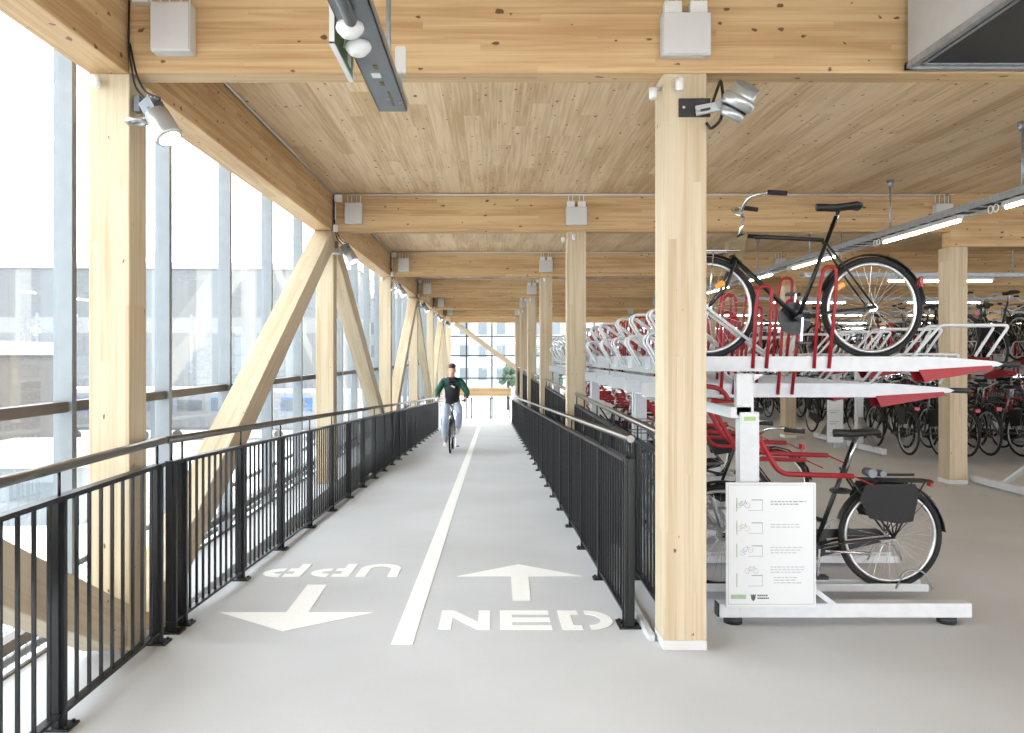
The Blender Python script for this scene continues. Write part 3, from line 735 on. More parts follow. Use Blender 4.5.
def make_bike(name, label, fm='black', step=False, carrier=False, net=False, orange=False, chain='disc', grips=True, group=None, turn=0):
    r = empty(name, label=label, cat='bicycle', group=group)
    m = MB()
    for p, rad in frame_paths(step): m.tube(rnd(p, .06), rad, 10)
    m.cyl((.50, -.04, WR-.07), (.50, .04, WR-.07), .024, 12); m.cyl((0, -.065, WR), (0, .065, WR), .008, 8)
    m.build('frame', fm, r)
    m = MB()
    for p, rad in fork_paths(): m.tube(p, rad, 8)
    fk = m.build('fork', fm, r)
    add_wheel(r, 'front_wheel', WB); add_wheel(r, 'rear_wheel', 0)
    m = MB(); m.tube([(.30 if step else .255, 0, (.42 if step else .56)+WR), (.222, 0, .665+WR)], .0165 if step else .013, 10); m.tube([(.17, -.02, .675+WR), (.30, -.02, .68+WR)], .004, 6); m.tube([(.17, .02, .675+WR), (.30, .02, .68+WR)], .004, 6); m.build('seat_post', 'chrome', r)
    m = MB(); saddle_mesh(m); m.build('saddle', 'saddle', r)
    st, hb = bars_paths(.02 if not step else .03)
    m = MB(); m.tube(st, .012, 10)
    for p in hb: m.tube(rnd(p, .07), .011, 8)
    h = m.build('handlebar', 'chrome', r)
    for s in (-1, 1): MB().tube([(.80, .272*s, .73+WR), (.68, .292*s, .72+WR)], .0165, 10).build('grip', 'tire', h)
    m = MB(); m.ball((.93, .05, .66+WR), .02, .02, .016); m.build('bell', 'brass', h)
    # crankset
    m = MB(); m.cyl((.50, -.064, WR-.07), (.50, -.058, WR-.07), .112, 28); m.build('chain_ring', 'black' if chain == 'disc' else 'chrome', r)
    m = MB()
    m.bar((.50, -.075, WR-.07), (.49, -.075, WR+.10), .012, .022, (0, 1, 0)); m.bar((.50, .075, WR-.07), (.51, .075, WR-.24), .012, .022, (0, 1, 0)); m.build('crank', 'chrome', r)
    for zz, yy, xx in ((WR+.10, -.12, .49), (WR-.24, .12, .51)): MB().box((xx, yy, zz), (.085, .075, .022), None, .004).build('pedal', 'black', r)
    m = MB()
    if chain == 'disc': m.box((.25, -.06, WR-.02), (.5, .006, .012)); m.box((.25, -.06, WR-.1), (.5, .006, .012), Matrix.Rotation(-.12, 3, 'Y')); m.cyl((0, -.06, WR), (0, -.055, WR), .035, 14); m.build('chain', 'silver_dark', r)
    else:
        m.prism([(.60, WR-.07), (.57, WR+.01), (.48, WR+.03), (.06, WR+.035), (.02, WR+.01), (.06, WR-.005), (.40, WR-.03), (.42, WR-.10), (.05, WR-.04), (.03, WR-.055), (.45, WR-.155), (.57, WR-.14)], 'Y', -.068, -.052); m.build('chain_guard', 'black', r)
    m = MB(); guard(m, 0, PI*.10, PI*.98)
    for s in (-1, 1): m.tube([(0, .05*s, WR), (-.26, .028*s, WR+.27)], .0025, 5)
    m.build('mudguard', 'black', r)
    m = MB(); guard(m, WB, PI*.02, PI*.72)
    m.build('mudguard', 'black', r)
    if orange:
        for xx, a in ((0, 2.2), (WB, .7)):
            c = Vector((xx+.19*math.cos(a), -.012, WR+.19*math.sin(a))) if xx == 0 else Vector((WB-.10, -.03, WR+.16))
            if xx == 0: c = Vector((.20, -.03, WR+.15))
            MB().box(c, (.065, .02, .04), Matrix.Rotation(.6, 3, 'Y'), .005).build('reflector', 'orange', r)
        MB().box((-.33, 0, WR+.17), (.03, .04, .07), None, .006).build('tail_light', 'redlight', r)
        m = MB(); m.prism([(.86, WR+.50), (.97, WR+.45), (1.0, WR+.34), (.95, WR+.36), (.90, WR+.30)], 'Y', -.07, .07); m.build('frame_bag', 'brass', r)
        m = MB()
        for i in range(5): m.tube([(.93, -.13+.065*i, WR+.37), (1.22, -.13+.065*i, WR+.37)], .005, 6)
        m.tube(rnd([(.93, -.15, WR+.37), (1.24, -.15, WR+.37), (1.24, .15, WR+.37), (.93, .15, WR+.37)], .03), .006, 6); m.tube([(1.1, -.1, WR+.37), (WB, -.05, WR)], .005, 6); m.tube([(1.1, .1, WR+.37), (WB, .05, WR)], .005, 6)
        m.build('front_carrier', 'chrome', r)
    if carrier:
        m = MB(); z = WR+.375
        for yy in (-.06, -.02, .02, .06): m.tube([(.19, yy, z), (-.24, yy, z-.01)], .005, 6)
        m.tube(rnd([(.19, -.06, z), (-.26, -.07, z-.01), (-.26, .07, z-.01), (.19, .06, z)], .03), .006, 6)
        for s in (-1, 1): m.tube([(0, .06*s, WR), (-.08, .07*s, z)], .005, 6); m.tube([(0, .06*s, WR), (-.2, .07*s, z)], .005, 6); m.tube([(.0, .06*s, WR), (.08, .07*s, z)], .005, 6)
        m.tube([(.13, 0, z+.03), (-.16, 0, z+.03)], .009, 8); m.build('carrier', 'black', r)
        MB().box((-.265, 0, z-.025), (.018, .05, .045), None, .004).build('tail_light', 'redlight', r)
        m = MB(); m.ring((.33, 0, WR+.30), .055, .014, 'Z', 20, 8); m.build('ring_lock', 'black', r)
        m = MB(); m.cyl((.135, -.05, z+.045), (.135, .05, z+.045), .03, 14); m.cyl((.06, -.04, z+.04), (.06, .04, z+.04), .022, 12); m.build('dynamo', 'silver_dark', r)
    if net:
        m = MB()
        for s in (-1, 1): m.prism([(.235, WR+.26), (.19, WR+.355), (-.13, WR+.355), (-.155, WR+.30), (-.115, WR+.11), (-.02, WR+.095), (.17, WR+.13)], 'Y', s*.072, s*.078)
        m.build('pannier', 'net', r)
        m = MB()
        for i in range(14): m.tube([(-.13+i*.024, -.081, WR+.35), (-.09+i*.02, -.081, WR+.12)], .0025, 4)
        m.build('pannier_cord', 'silver_dark', r)
        m = MB(); m.tube([(.45, .05, WR-.09), (.16, .07, WR-.10)], .009, 6); m.build('kickstand', 'chrome', r)
    if turn:
        pass
    return r
# merged, light-weight bicycle for the far rows
def far_bike(variant):
    parts = []
    def grab(m, mat): parts.append((m, mat))
    m = MB()
    for p, rad in frame_paths(variant % 2): m.tube(p, rad, 5)
    for p, rad in fork_paths(): m.tube(p, .011, 5)
    grab(m, ['black', 'black', 'redlight', 'silver_dark'][variant])
    m = MB()
    for x in (0, WB): m.ring((x, 0, WR), WR-.018, .02, 'Y', 22, 5)
    saddle_mesh(m); st, hb = bars_paths(.02)
    for s in (-1, 1): m.tube([(.80, .272*s, .73+WR), (.68, .292*s, .72+WR)], .017, 6)
    guard(m, 0, PI*.1, PI*.95, n=8)
    if variant in (0, 3): m.prism([(.165, WR+.30), (.13, WR+.36), (-.12, WR+.36), (-.11, WR+.13), (.10, WR+.10)], 'Y', -.1, -.07); m.prism([(.165, WR+.30), (.13, WR+.36), (-.12, WR+.36), (-.11, WR+.13), (.10, WR+.10)], 'Y', .07, .1)
    m.prism([(.60, WR-.07), (.48, WR+.03), (.0, WR+.05), (.0, WR-.045), (.45, WR-.155)], 'Y', -.068, -.052)
    grab(m, 'tire')
    m = MB()
    for x in (0, WB):
        m.ring((x, 0, WR), WR-.047, .011, 'Y', 22, 4)
        for i in range(14):
            a = 2*PI*i/14; m.tube([(x, .02*(-1)**i, WR), (x+math.cos(a)*(WR-.05), 0, WR+math.sin(a)*(WR-.05))], .0017, 3, False, False)
    m.tube(st, .012, 5)
    for p in hb: m.tube(p, .011, 5)
    m.tube([(.255, 0, .56+WR), (.222, 0, .665+WR)], .013, 5)
    grab(m, 'rim')
    m = MB(); m.box((-.27, 0, WR+.36), (.03, .07, .05))
    if variant % 2: 
        for yy in (-.14, .14): m2 = None
    grab(m, 'redlight')
    if variant in (1, 2):
        m = MB(); zz = WR+.40
        for q in range(3):
            e = .13-.0*q; h = zz+q*.1; m.tube([(1.0, -.16, h), (1.28, -.16, h), (1.28, .16, h), (1.0, .16, h)], .005, 4, True)
        for a in range(6): m.tube([(1.0+a*.056, -.16, zz), (1.0+a*.056, -.16, zz+.2)], .004, 3, False, False); m.tube([(1.0+a*.056, .16, zz), (1.0+a*.056, .16, zz+.2)], .004, 3, False, False)
        grab(m, 'silver_dark')
    me = bpy.data.meshes.new('bicycle_far'); bm = bmesh.new()
    for i, (mb, mat) in enumerate(parts):
        t = bpy.data.meshes.new('t'); mb.bm.to_mesh(t); mb.bm.free(); n0 = len(bm.faces); bm.from_mesh(t); bm.faces.ensure_lookup_table()
        for f in bm.faces[n0:]: f.material_index = i
        bpy.data.meshes.remove(t); me.materials.append(M[mat])
    bmesh.ops.recalc_face_normals(bm, faces=bm.faces); bm.to_mesh(me); bm.free(); return me
FB = [far_bike(i) for i in range(4)]

# ------------------------------------------------------------------ two-tier racks
# tray local frame: origin at the left (front wheel) end on the tray's centre line, x towards the loading end
ZA, ZB = 1.49, 1.295            # undersides of the high and low upper trays
XT = 1.22                      # left end of trays in the main rack
def make_upper(parent):
    u = MB(); L = 2.05
    for s in (-.06, .06): u.span((0, s-.004, 0), (L-.28, s+.004, .1))
    u.span((0, -.06, 0), (L-.28, .06, .01))
    u.prism([(L-.28, 0), (L-.28, .1), (L+.13, .068), (L+.18, .05), (L+.15, .035)], 'Y', -.064, .064)
    t = u.build('upper_tray', 'white_steel', parent)
    m = MB()
    for s in (-1, 1): m.prism([(1.66, .01), (1.70, -.07), (2.16, .012), (2.15, .04)], 'Y', s*.066, s*.071)
    m.prism([(1.70, -.07), (1.705, -.064), (2.16, .018), (2.16, .012)], 'Y', -.066, .066)
    m.build('handle_plate', 'red', t)
    MB().tube([(2.17, 0, .05), (2.36, 0, .045), (2.38, 0, .045)], [.017, .021, .018], 12).build('grip', 'plate', t)
    m = MB()  # tall red hoop
    for s in (-.068,):
        m.tube(rnd([(.955, -.075, .02), (.985, -.075, .5), (1.02, -.075, .70), (1.105, -.075, .70), (1.10, -.075, .5), (1.055, -.075, .02)], .045, 6), .012, 8)
    m.build('hoop', 'red', t)
    m = MB()
    m.tube(rnd([(.545, -.075, .02), (.565, -.075, .42), (.585, -.075, .57), (.67, -.075, .57), (.67, -.075, .42), (.635, -.075, .02)], .04, 6), .012, 8)
    m.build('hoop', 'red', t)
    m = MB()  # front wheel guide
    for s in (-1, 1):
        m.tube(rnd([(.72, .05*s, .06), (.20, .065*s, .46), (.04, .07*s, .46), (.01, .07*s, .41), (.20, .05*s, .08)], .035, 4), .010, 8)
    m.tube([(.2, -.07, .46), (.2, .07, .46)], .010, 6)
    m.build('wheel_guide', 'white_steel', t)
    m = MB()  # rear trapezoid loop
    m.tube(rnd([(1.62, -.07, .10), (1.80, -.08, .31), (2.26, -.08, .31), (2.12, -.07, .10)], .03, 4), .010, 8)
    m.tube(rnd([(1.62, .07, .10), (1.80, .08, .31), (2.26, .08, .31), (2.12, .07, .10)], .03, 4), .010, 8)
    m.build('rear_guide', 'white_steel', t)
    return t
def make_lower(parent):
    u = MB(); L = 1.55
    for s in (-.05, .05): u.span((0, s-.004, 0), (L, s+.004, .05))
    u.span((0, -.05, 0), (L, .05, .008))
    t = u.build('lower_tray', 'white_steel', parent)
    m = MB()
    m.tube(rnd([(L-.22, -.06, .02), (L-.16, -.06, .14), (L-.04, -.06, .14), (L+.02, -.06, .02)], .04), .006, 6)
    m.tube(rnd([(L-.16, .06, .02), (L-.10, .06, .11), (L+.04, .06, .11), (L+.08, .06, .0)], .04), .006, 6)
    m.build('wheel_loop', 'galv', t)
    m = MB()
    m.tube(rnd([(.10, -.13, 1.26), (.28, -.13, 1.24), (.54, -.13, .785), (1.02, -.13, .77)], .07, 6), .017, 10)
    m.build('red_arm', 'red', t)
    MB().tube([(1.02, -.13, .77), (1.15, -.13, .71)], .005, 6).build('arm_wire', 'red', t)
    m = MB()
    for s in (-1, 1): m.tube(rnd([(.55, .045*s, .03), (.25, .06*s, .42), (.02, .065*s, .42), (-.04, .07*s, .1), (.05, .05*s, .02)], .08, 5), .009, 7)
    for zz in (.2, .32): m.tube([(.1, -.065, zz+.1), (.1, .065, zz+.1)], .007, 6)
    m.tube(rnd([(.02, -.08, .05), (-.02, -.09, .6), (.10, -.09, .66), (.18, -.07, .4)], .06, 4), .008, 6)
    m.tube(rnd([(.08, .06, .05), (.05, .07, .55), (.16, .07, .6), (.22, .06, .35)], .06, 4), .008, 6)
    m.build('wheel_guide', 'galv', t)
    return t
UP = LO = None
TRAY = .4
def rack(x, y, length, label, group, mirror=False, rot=0, sign=False, full=True):
    """single sided rack; local x from front-wheel end to loading end, local y along the row"""
    global UP, LO
    r = empty('bicycle_rack', (x, y, 0), (0, 0, rot), label=label, cat='bicycle rack', group=group)
    n = int(length/TRAY)
    for yy in (.05, length-.05):
        MB().span((.13, yy-.04, .04), (1.63, yy+.04, .124), .003).build('base_beam', 'white_steel', r)
        m = MB(); m.span((.25, yy-.045, .05), (.363, yy+.045, 1.26)); m.build('post', 'white_steel', r)
        m = MB(); m.span((.235, yy-.03, 1.24), (.335, yy+.03, 1.488)); m.prism([(.33, 1.44), (.40, 1.485), (.33, 1.485)], 'Y', yy-.03, yy+.03); m.build('post_head', 'white_steel', r)
        m = MB(); m.bar((.30, yy, .50), (.86, yy, .08), .03, .075, (0, 1, 0)); m.build('brace', 'white_steel', r)
        for xx in (.22, 1.5): MB().cyl((xx, yy, 0), (xx, yy, .04), .055, 14).build('foot', 'plate', r)
        MB().box((.125, yy, .082), (.012, .07, .078)).build('end_cap', 'plate', r)
    MB().span((.0, .02, 1.46), (.035, length-.02, 1.585)).build('side_channel', 'galv', r)
    MB().span((.0, .02, 1.32), (.03, length-.02, 1.435)).build('side_channel', 'galv', r)
    MB().span((.2, .02, 1.225), (.32, length-.02, 1.29)).build('cross_beam', 'white_steel', r)
    for i in range(n):
        yy = .7-TRAY*0+i*TRAY - (0 if length < 4 else 0)
        if yy > length-.1: break
        z = ZA if i % 2 == 0 else ZB
        if UP is None:
            UP = make_upper(r); LO = make_lower(r); u, l = UP, LO
        else: u = copy_tree(UP, r); l = copy_tree(LO, r)
        u.location = (-.02 if i % 2 == 0 else -.12, yy, z); l.location = (.1, yy-.12, .045 if i % 2 == 0 else .13)
    return r
RK = [4.80, 8.45, 12.10, 15.75]
for i, yy in enumerate(RK):
    r = rack(XT, yy, 3.6, ['nearest white two-tier bicycle rack beside the ramp railing', 'second two-tier bicycle rack behind the nearest one', 'third two-tier bicycle rack along the ramp', 'farthest two-tier rack of the row along the ramp'][i], 'bicycle racks beside the ramp')
    if i == 0:
        m = MB(); m.box((.307, -.0005+.004, 1.222), (.085, .003, .038)); s = m.build('sticker', 'board', r)
        m = MB(); m.box((.307, .0005, 1.222), (.07, .003, .026)); m.build('sticker_mark', 'sticker', s)
# bicycles in the main rack (front wheel towards -x)
def place(b, xrear, y, z, flip=True):
    b.location = (xrear, y, z); b.rotation_euler = (0, 0, PI if flip else 0); return b
b1 = make_bike('bicycle', 'black gents bicycle with black saddle parked on the upper tier', 'black', False, orange=True, chain='disc')
place(b1, 2.575, 5.5, ZA+.085)
b2 = make_bike('bicycle', 'black step-through bicycle with pannier and rear carrier on the lower tier', 'black', True, carrier=True, net=True, chain='guard')
place(b2, 2.64, 5.38, .055)
for j, (yy, fm, st) in enumerate(((7.38, 'black', True), (8.98, 'silver_dark', False), (9.8, 'black', True), (11.0, 'black', False), (13.0, 'black', True), (14.2, 'redlight', False))):
    o = bpy.data.objects.new('bicycle', FB[[1, 3, 0, 0, 1, 2][j]]); COL.objects.link(o); place(o, 2.55, yy, .06)
    tag(o, ['dark bicycle on the lower tier, second behind the front one', 'grey bicycle low in the second rack', 'dark bicycle low in the second rack with a basketless bar', 'black bicycle low at the back of the second rack', 'dark bicycle low in the third rack', 'red bicycle low in the third rack'][j], 'bicycle')
# information board on the nearest rack
r = empty('information_board', (1.375, 4.785, .115), label='white information board with bicycle parking instructions on the nearest rack', cat='sign')
MB().span((0, -.02, 0), (.53, -.008, .735), .003).build('board_panel', 'board', r)
m = MB(); bw = .53; bh = .735
for a, b in (((.012, .02), (.014, bh-.014)), ((bw-.014, .02), (bw-.012, bh-.014)), ((.012, .018), (bw-.012, .020)), ((.012, bh-.016), (bw-.012, bh-.014))): m.span((a[0], -.0212, a[1]), (b[0], -.0195, b[1]))
m.build('border', 'ink', r)
def bikeglyph(m, x, z, s, ang=0):
    R = Matrix.Rotation(ang, 3, 'Y')
    def P(u, w): v = R @ Vector((u*s, 0, w*s)); return (x+v.x, -.0208, z+v.z)
    for u in (-.5, .5):
        pts = [P(u+.3*math.cos(t), .3*math.sin(t)) for t in [2*PI*i/14 for i in range(14)]]; m.tube(pts, .0009, 4, True)
    for a, b in (((-.5, 0), (-.2, .45)), ((-.2, .45), (.3, .45)), ((.3, .45), (.0, 0)), ((0, 0), (-.2, .45)), ((.3, .45), (.5, 0)), ((-.5, 0), (0, 0)), ((.3, .45), (.25, .65)), ((-.2, .45), (-.25, .55))): m.tube([P(*a), P(*b)], .0009, 4)
rows = [(.60, .10, .0, 'ink_dark'), (.465, .10, 0, 'ink'), (.33, .12, -.35, 'ink_violet'), (.215, .15, 0, 'ink_violet')]
for i, (z, x, a, mt) in enumerate(rows):
    m = MB(); bikeglyph(m, x, z, .05, a); m.build('bicycle_drawing', mt, r)
    m = MB(); zz = z-.03 if i < 3 else z-.09
    m.span((.13, -.0212, zz), (.215, -.0198, zz+.002)); m.span((.213, -.0212, zz), (.215, -.0198, zz+.062)); m.span((.15, -.0212, zz+.06), (.215, -.0198, zz+.065)); m.build('rack_drawing', 'ink', r)
    m = MB(); m.span((.06, -.0212, zz-.005), (.066, -.0198, zz+.075)); m.build('stand_drawing', 'ink_green', r)
    m = MB()
    ln = [[.19, .15], [.13, .14], [.17, .16, .12], [.17, .18, .15, .0, .14, .13, .16]][i]
    for q, w in enumerate(ln):
        if w:
            zq = z+.03-q*.0155-.01; x = .262 if q < 4 else .28
            while x < .262+w+.02: ww = random.uniform(.012, .03); m.span((x, -.0212, zq), (min(x+ww, .47), -.0198, zq+.006)); x += ww+.006
    m.build('text_lines', 'ink_faint' if i else 'ink', r)
m = MB(); m.box((.073, -.0205, .063), (.09, .0015, .025), None); m.build('green_logo', 'ink_green', r)
m = MB(); m.prism([(.145, .08), (.152, .072), (.160, .078), (.168, .072), (.175, .08), (.172, .05), (.160, .036), (.148, .05)], 'Y', -.0214, -.0198)
x = .185
for zq in (.066, .050):
    x = .185
    while x < .245: ww = random.uniform(.007, .012); m.span((x, -.0212, zq), (x+ww, -.0198, zq+.009)); x += ww+.003
m.build('crest_logo', 'ink_dark', r)

# far rack blocks: bikes parallel to Y; front row faces the viewer with its rear wheels
def ordinal(n):
    w = 'first second third fourth fifth sixth seventh eighth ninth tenth eleventh twelfth thirteenth fourteenth fifteenth sixteenth seventeenth eighteenth nineteenth twentieth'.split()
    if n <= 20: return w[n-1]
    return ('twenty-' if n < 30 else 'thirty-' if n < 40 else 'forty-')+w[n % 10-1] if n % 10 else ('thirtieth' if n == 30 else 'fortieth')
def block(x0, x1, yr, name, gi, nrack=1):
    """front row: rear hubs at yr, bikes pointing +Y; back row mirrored"""
    for row in (0, 1):
        yb = yr-.45 if row == 0 else yr+4.3
        # a rack turned so that local x points toward the loading end
        L = x1-x0
        g = 'racks of the %s block' % name
        rot = -PI/2 if row == 0 else PI/2
        # structure, one mesh set per rack of 3.6 m
        k = 0; xx = x0
        while xx < x1-1:
            r = empty('bicycle_rack', (xx if row == 0 else xx+3.6, yr+1.75 if row == 0 else yr+2.05, 0), (0, 0, rot), label='%s white two-tier rack from the left in the %s row of %s racks' % (ordinal(int(round((xx-x0)/3.65))+1), ['front', 'back'][row], name), cat='bicycle rack', group=g+(' front' if row == 0 else ' back'))
            for q in (.05, 3.55):
                MB().span((-.2, q-.04, .04), (1.2, q+.04, .13)).build('base_beam', 'white_steel', r)
                MB().span((.25, q-.05, .05), (.37, q+.05, 1.48)).build('post', 'white_steel', r)
                MB().bar((.30, q, .60), (.95, q, .08), .03, .08, (0, 1, 0)).build('brace', 'galv', r)
            MB().span((0, .02, 1.36), (.035, 3.58, 1.56)).build('side_channel', 'galv', r)
            for i in range(9):
                u = inst('upper_tray', FU, r, (.04, .25+i*TRAY, ZA if i % 2 == 0 else ZB)); inst('handle_plate', FH, u, (0, 0, 0))
            xx += 3.65
        x = x0+.2; i = 0; cnt = [0, 0]
        while x < x1:
            for tier in (0, 1):
                rr = random.random()
                if rr < (.12 if tier else .06): continue
                vi = random.choice((0, 1, 0, 1, 2, 3)); cnt[tier] += 1; o = bpy.data.objects.new('bicycle', FB[vi]); COL.objects.link(o)
                z = .08 if tier == 0 else ((ZA if i % 2 == 0 else ZB)+.02)
                dy = random.uniform(-.08, .12) if tier == 0 else 0
                o.location = (x+random.uniform(-.02, .02), (yr+dy) if row == 0 else (yr+3.8-dy), z); o.rotation_euler = (random.uniform(-.05, .05), 0, (PI/2 if row == 0 else -PI/2)+random.uniform(-.04, .04))
                o.scale = (1, 1, random.uniform(.97, 1.03))
                tag(o, '%s bicycle, %s from left, %s tier, %s row of %s racks' % (['black', 'black basket', 'red basket', 'grey'][vi], ordinal(cnt[tier]), ('lower', 'upper')[tier], ('front', 'back')[row], name), 'bicycle', '%s tier bicycles, %s block %s row' % (('lower', 'upper')[tier], name, ('front', 'back')[row]))
            x += TRAY*(1 if row == 0 else 1); i += 1
fu = MB(); fu.span((0, -.06, 0), (1.8, .06, .09)); fu.tube(rnd([(.7, .0, .06), (.24, .0, .46), (.04, .0, .46), (.22, 0, .08)], .06, 2), .013, 5)
fu.tube(rnd([(1.45, -.05, .1), (1.6, -.05, .31), (2.0, -.05, .31), (1.9, -.05, .1)], .03, 2), .010, 5); FU = fu.mesh('upper_tray'); FU.materials.append(M['white_steel'])
fh = MB(); fh.prism([(1.5, 0), (1.55, -.06), (2.1, .02), (2.08, .06), (1.8, .09)], 'Y', -.066, .066); fh.tube([(1.0, -.07, .02), (1.03, -.07, .62), (1.1, -.07, .62), (1.1, -.07, .02)], .012, 5); FH = fh.mesh('handle_plate'); FH.materials.append(M['red'])
block(6.1, 13.4, 12.15, 'middle right', 0)
block(6.1, 16.5, 19.6, 'second right', 1)
block(6.1, 20.0, 27.2, 'far right', 2)
r = empty('information_board', (5.62, 13.6, .13), label='narrow white instruction board at the end of the middle right rack block', cat='sign')
MB().span((0, -.01, 0), (.27, .01, 1.02), .003).build('board_panel', 'board', r)
m = MB()
for q in range(5): m.span((.04, -.0125, .12+q*.19), (.15, -.0095, .13+q*.19)); m.span((.04, -.0125, .16+q*.19), (.2, -.0095, .168+q*.19))
m.build('text_lines', 'ink', r)
MB().span((.10, .01, -.09), (.34, .03, .03)).build('bracket', 'galv', r)
# rack end just entering on the right edge
rr = empty('bicycle_rack', (5.95, 6.5, 0), label='end of a white rack entering at the lower right edge', cat='bicycle rack')
MB().span((0, .0, .03), (.09, 3.6, .11), .003).build('base_beam', 'white_steel', rr)
MB().span((0, 1.7, .05), (.1, 1.85, 1.48)).build('post', 'white_steel', rr)
MB().bar((.045, 1.9, .75), (.045, 3.0, .09), .08, .03).build('brace', 'white_steel', rr)
# ------------------------------------------------------------------ person on bicycle
def skin_obj(name, chains, mat, parent, sub=2, loc=(0, 0, 0)):
    verts = []; rad = []; edges = []; idx = {}
    for ch in chains:
        prev = None
        for (key, co, r) in ch:
            if key in idx: i = idx[key]
            else: i = len(verts); idx[key] = i; verts.append(co); rad.append(r)
            if prev is not None and prev != i: edges.append((prev, i))
            prev = i
    me = bpy.data.meshes.new(name); me.from_pydata(verts, edges, []); me.materials.append(M[mat])
    o = bpy.data.objects.new(name, me); COL.objects.link(o); o.parent = parent; o.location = loc
    md = o.modifiers.new('skin', 'SKIN'); md.use_smooth_shade = True
    lay = me.skin_vertices[0] if me.skin_vertices else None
    if lay is None:
        bm = bmesh.new(); bm.from_mesh(me); bm.verts.layers.skin.verify(); bm.to_mesh(me); bm.free(); lay = me.skin_vertices[0]
    for i, r in enumerate(rad):
        lay.data[i].radius = r if isinstance(r, tuple) else (r, r)
    lay.data[0].use_root = True
    s = o.modifiers.new('sub', 'SUBSURF'); s.levels = sub; s.render_levels = sub
    return o
YC = 18.35; XC = -.92
SC = 1.08
rb = make_bike('bicycle', 'dark bicycle ridden by the person coming up the ramp', 'silver_dark', False, chain='disc')
rb.rotation_euler = (math.atan(RS), 0, -PI/2); rb.rotation_mode = 'XYZ'
rb.location = (XC, YC+.56*SC, rz(YC+.56*SC)); rb.scale = (SC,)*3
rb.rotation_euler = Euler((0, math.atan(RS)*-1, -PI/2))
pr = empty('person', (XC, YC, rz(YC)), label='person in a dark green jacket and pale jeans riding a bicycle up the ramp', cat='person'); pr.scale = (SC,)*3
# rider coordinates: x to viewer's right, y away from viewer; saddle at y=+.34, bars at y=-.22
B = []
pel = ('pel', (0, .32, 1.02), (.13, .10)); 
def arm(s, el, ha):
    return [('chest', (0, .17, 1.40), (.15, .11)), ('sh%d' % s, (.18*s, .15, 1.46), .062), ('el%d' % s, el, .045), ('wr%d' % s, ha, .030), ('pm%d' % s, (ha[0]+.005*s, ha[1]-.05, ha[2]-.01), (.036, .022))]
hl, hr = (-.275, -.09, 1.085), (.275, -.09, 1.085)
chains = [[pel, ('waist', (0, .27, 1.18), (.13, .095)), ('chest', (0, .17, 1.40), (.15, .11)), ('neck', (0, .11, 1.54), .055), ('jaw', (0, .075, 1.62), (.062, .070)), ('face', (0, .075, 1.69), (.076, .088)), ('crown', (0, .085, 1.76), (.070, .080))],
          arm(-1, (-.31, .06, 1.23), hl), arm(1, (.33, .05, 1.22), hr)]
for s, hd in ((-1, hl), (1, hr)):
    for f in range(4):
        x = hd[0]+(.028-.019*f)*1; y = hd[1]-.055; z = hd[2]-.005; L = (.9, 1, .97, .78)[f]
        chains.append([('pm%d' % s, (hd[0]+.005*s, hd[1]-.05, hd[2]-.01), (.036, .022)), ('f%d%d' % (s, f), (x, y-.03*L, z+.012), .0095), ('g%d%d' % (s, f), (x, y-.055*L, z-.015), .009), ('h%d%d' % (s, f), (x, y-.035*L, z-.04), .008)])
    chains.append([('pm%d' % s, (hd[0]+.005*s, hd[1]-.05, hd[2]-.01), (.036, .022)), ('t%d' % s, (hd[0]-.038*s, hd[1]-.06, hd[2]-.01), .011), ('u%d' % s, (hd[0]-.045*s, hd[1]-.085, hd[2]-.03), .009)])
def leg(s, kn, an, toe):
    return [pel, ('hip%d' % s, (.10*s, .28, .98), .085), ('kn%d' % s, kn, .058), ('cf%d' % s, tuple(kn[i]*.62+an[i]*.38 for i in range(3)), .055), ('an%d' % s, an, .038), ('toe%d' % s, toe, .035)]
lk, la, lt = (-.14, -.08, .62), (-.13, .06, .22), (-.13, -.10, .15)
rk, ra, rt = (.17, -.15, .82), (.13, -.02, .49), (.13, -.18, .44)
chains += [leg(-1, lk, la, lt), leg(1, rk, ra, rt)]
body = skin_obj('body', chains, 'skin', pr)
jk = [[('pel', (0, .31, 1.0), (.165, .125)), ('w', (0, .265, 1.16), (.165, .125)), ('chest', (0, .17, 1.38), (.195, .135)), ('nk', (0, .12, 1.51), (.085, .08))]]
for s, el, ha in ((-1, (-.31, .06, 1.23), hl), (1, (.33, .05, 1.22), hr)):
    jk.append([('chest', (0, .17, 1.38), (.195, .135)), ('s%d' % s, (.19*s, .15, 1.45), .088), ('e%d' % s, el, .070), ('c%d' % s, tuple(el[i]*.22+ha[i]*.78 for i in range(3)), .050)])
skin_obj('jacket', jk, 'jacket', pr)
# black front panel with zip
m = MB()
m.tube([(0, .15, 1.00), (0, .09, 1.18), (0, .05, 1.33), (0, .06, 1.40)], [.085, .095, .085, .05], 20)
ob = m.build('jacket_front', 'vest', pr); ob.scale = (1.6, 1, 1)
m = MB(); m.ring((0, .085, 1.52), .082, .035, 'Z', 20, 10); m.ring((0, .07, 1.475), .085, .03, 'Z', 20, 10); m.build('scarf', 'scarf', pr)
m = MB(); m.box((.03, -.05, 1.36), (.09, .008, .03), Matrix.Rotation(.5, 3, 'Y')); m.build('jacket_print', 'white_plastic', pr)
tr_ = [[('pel', (0, .32, 1.0), (.165, .13)), ('b', (0, .32, .94), (.15, .13))]]
for s, kn, an in ((-1, lk, la), (1, rk, ra)):
    tr_.append([('pel', (0, .32, 1.0), (.165, .13)), ('h%d' % s, (.10*s, .26, .96), .105), ('m%d' % s, ((.10*s+kn[0])/2, (.26+kn[1])/2, (.96+kn[2])/2+.01), .092), ('k%d' % s, kn, .078), ('c%d' % s, tuple(kn[i]*.5+an[i]*.5 for i in range(3)), .078), ('a%d' % s, (an[0], an[1]+.01, an[2]-.02), .066)])
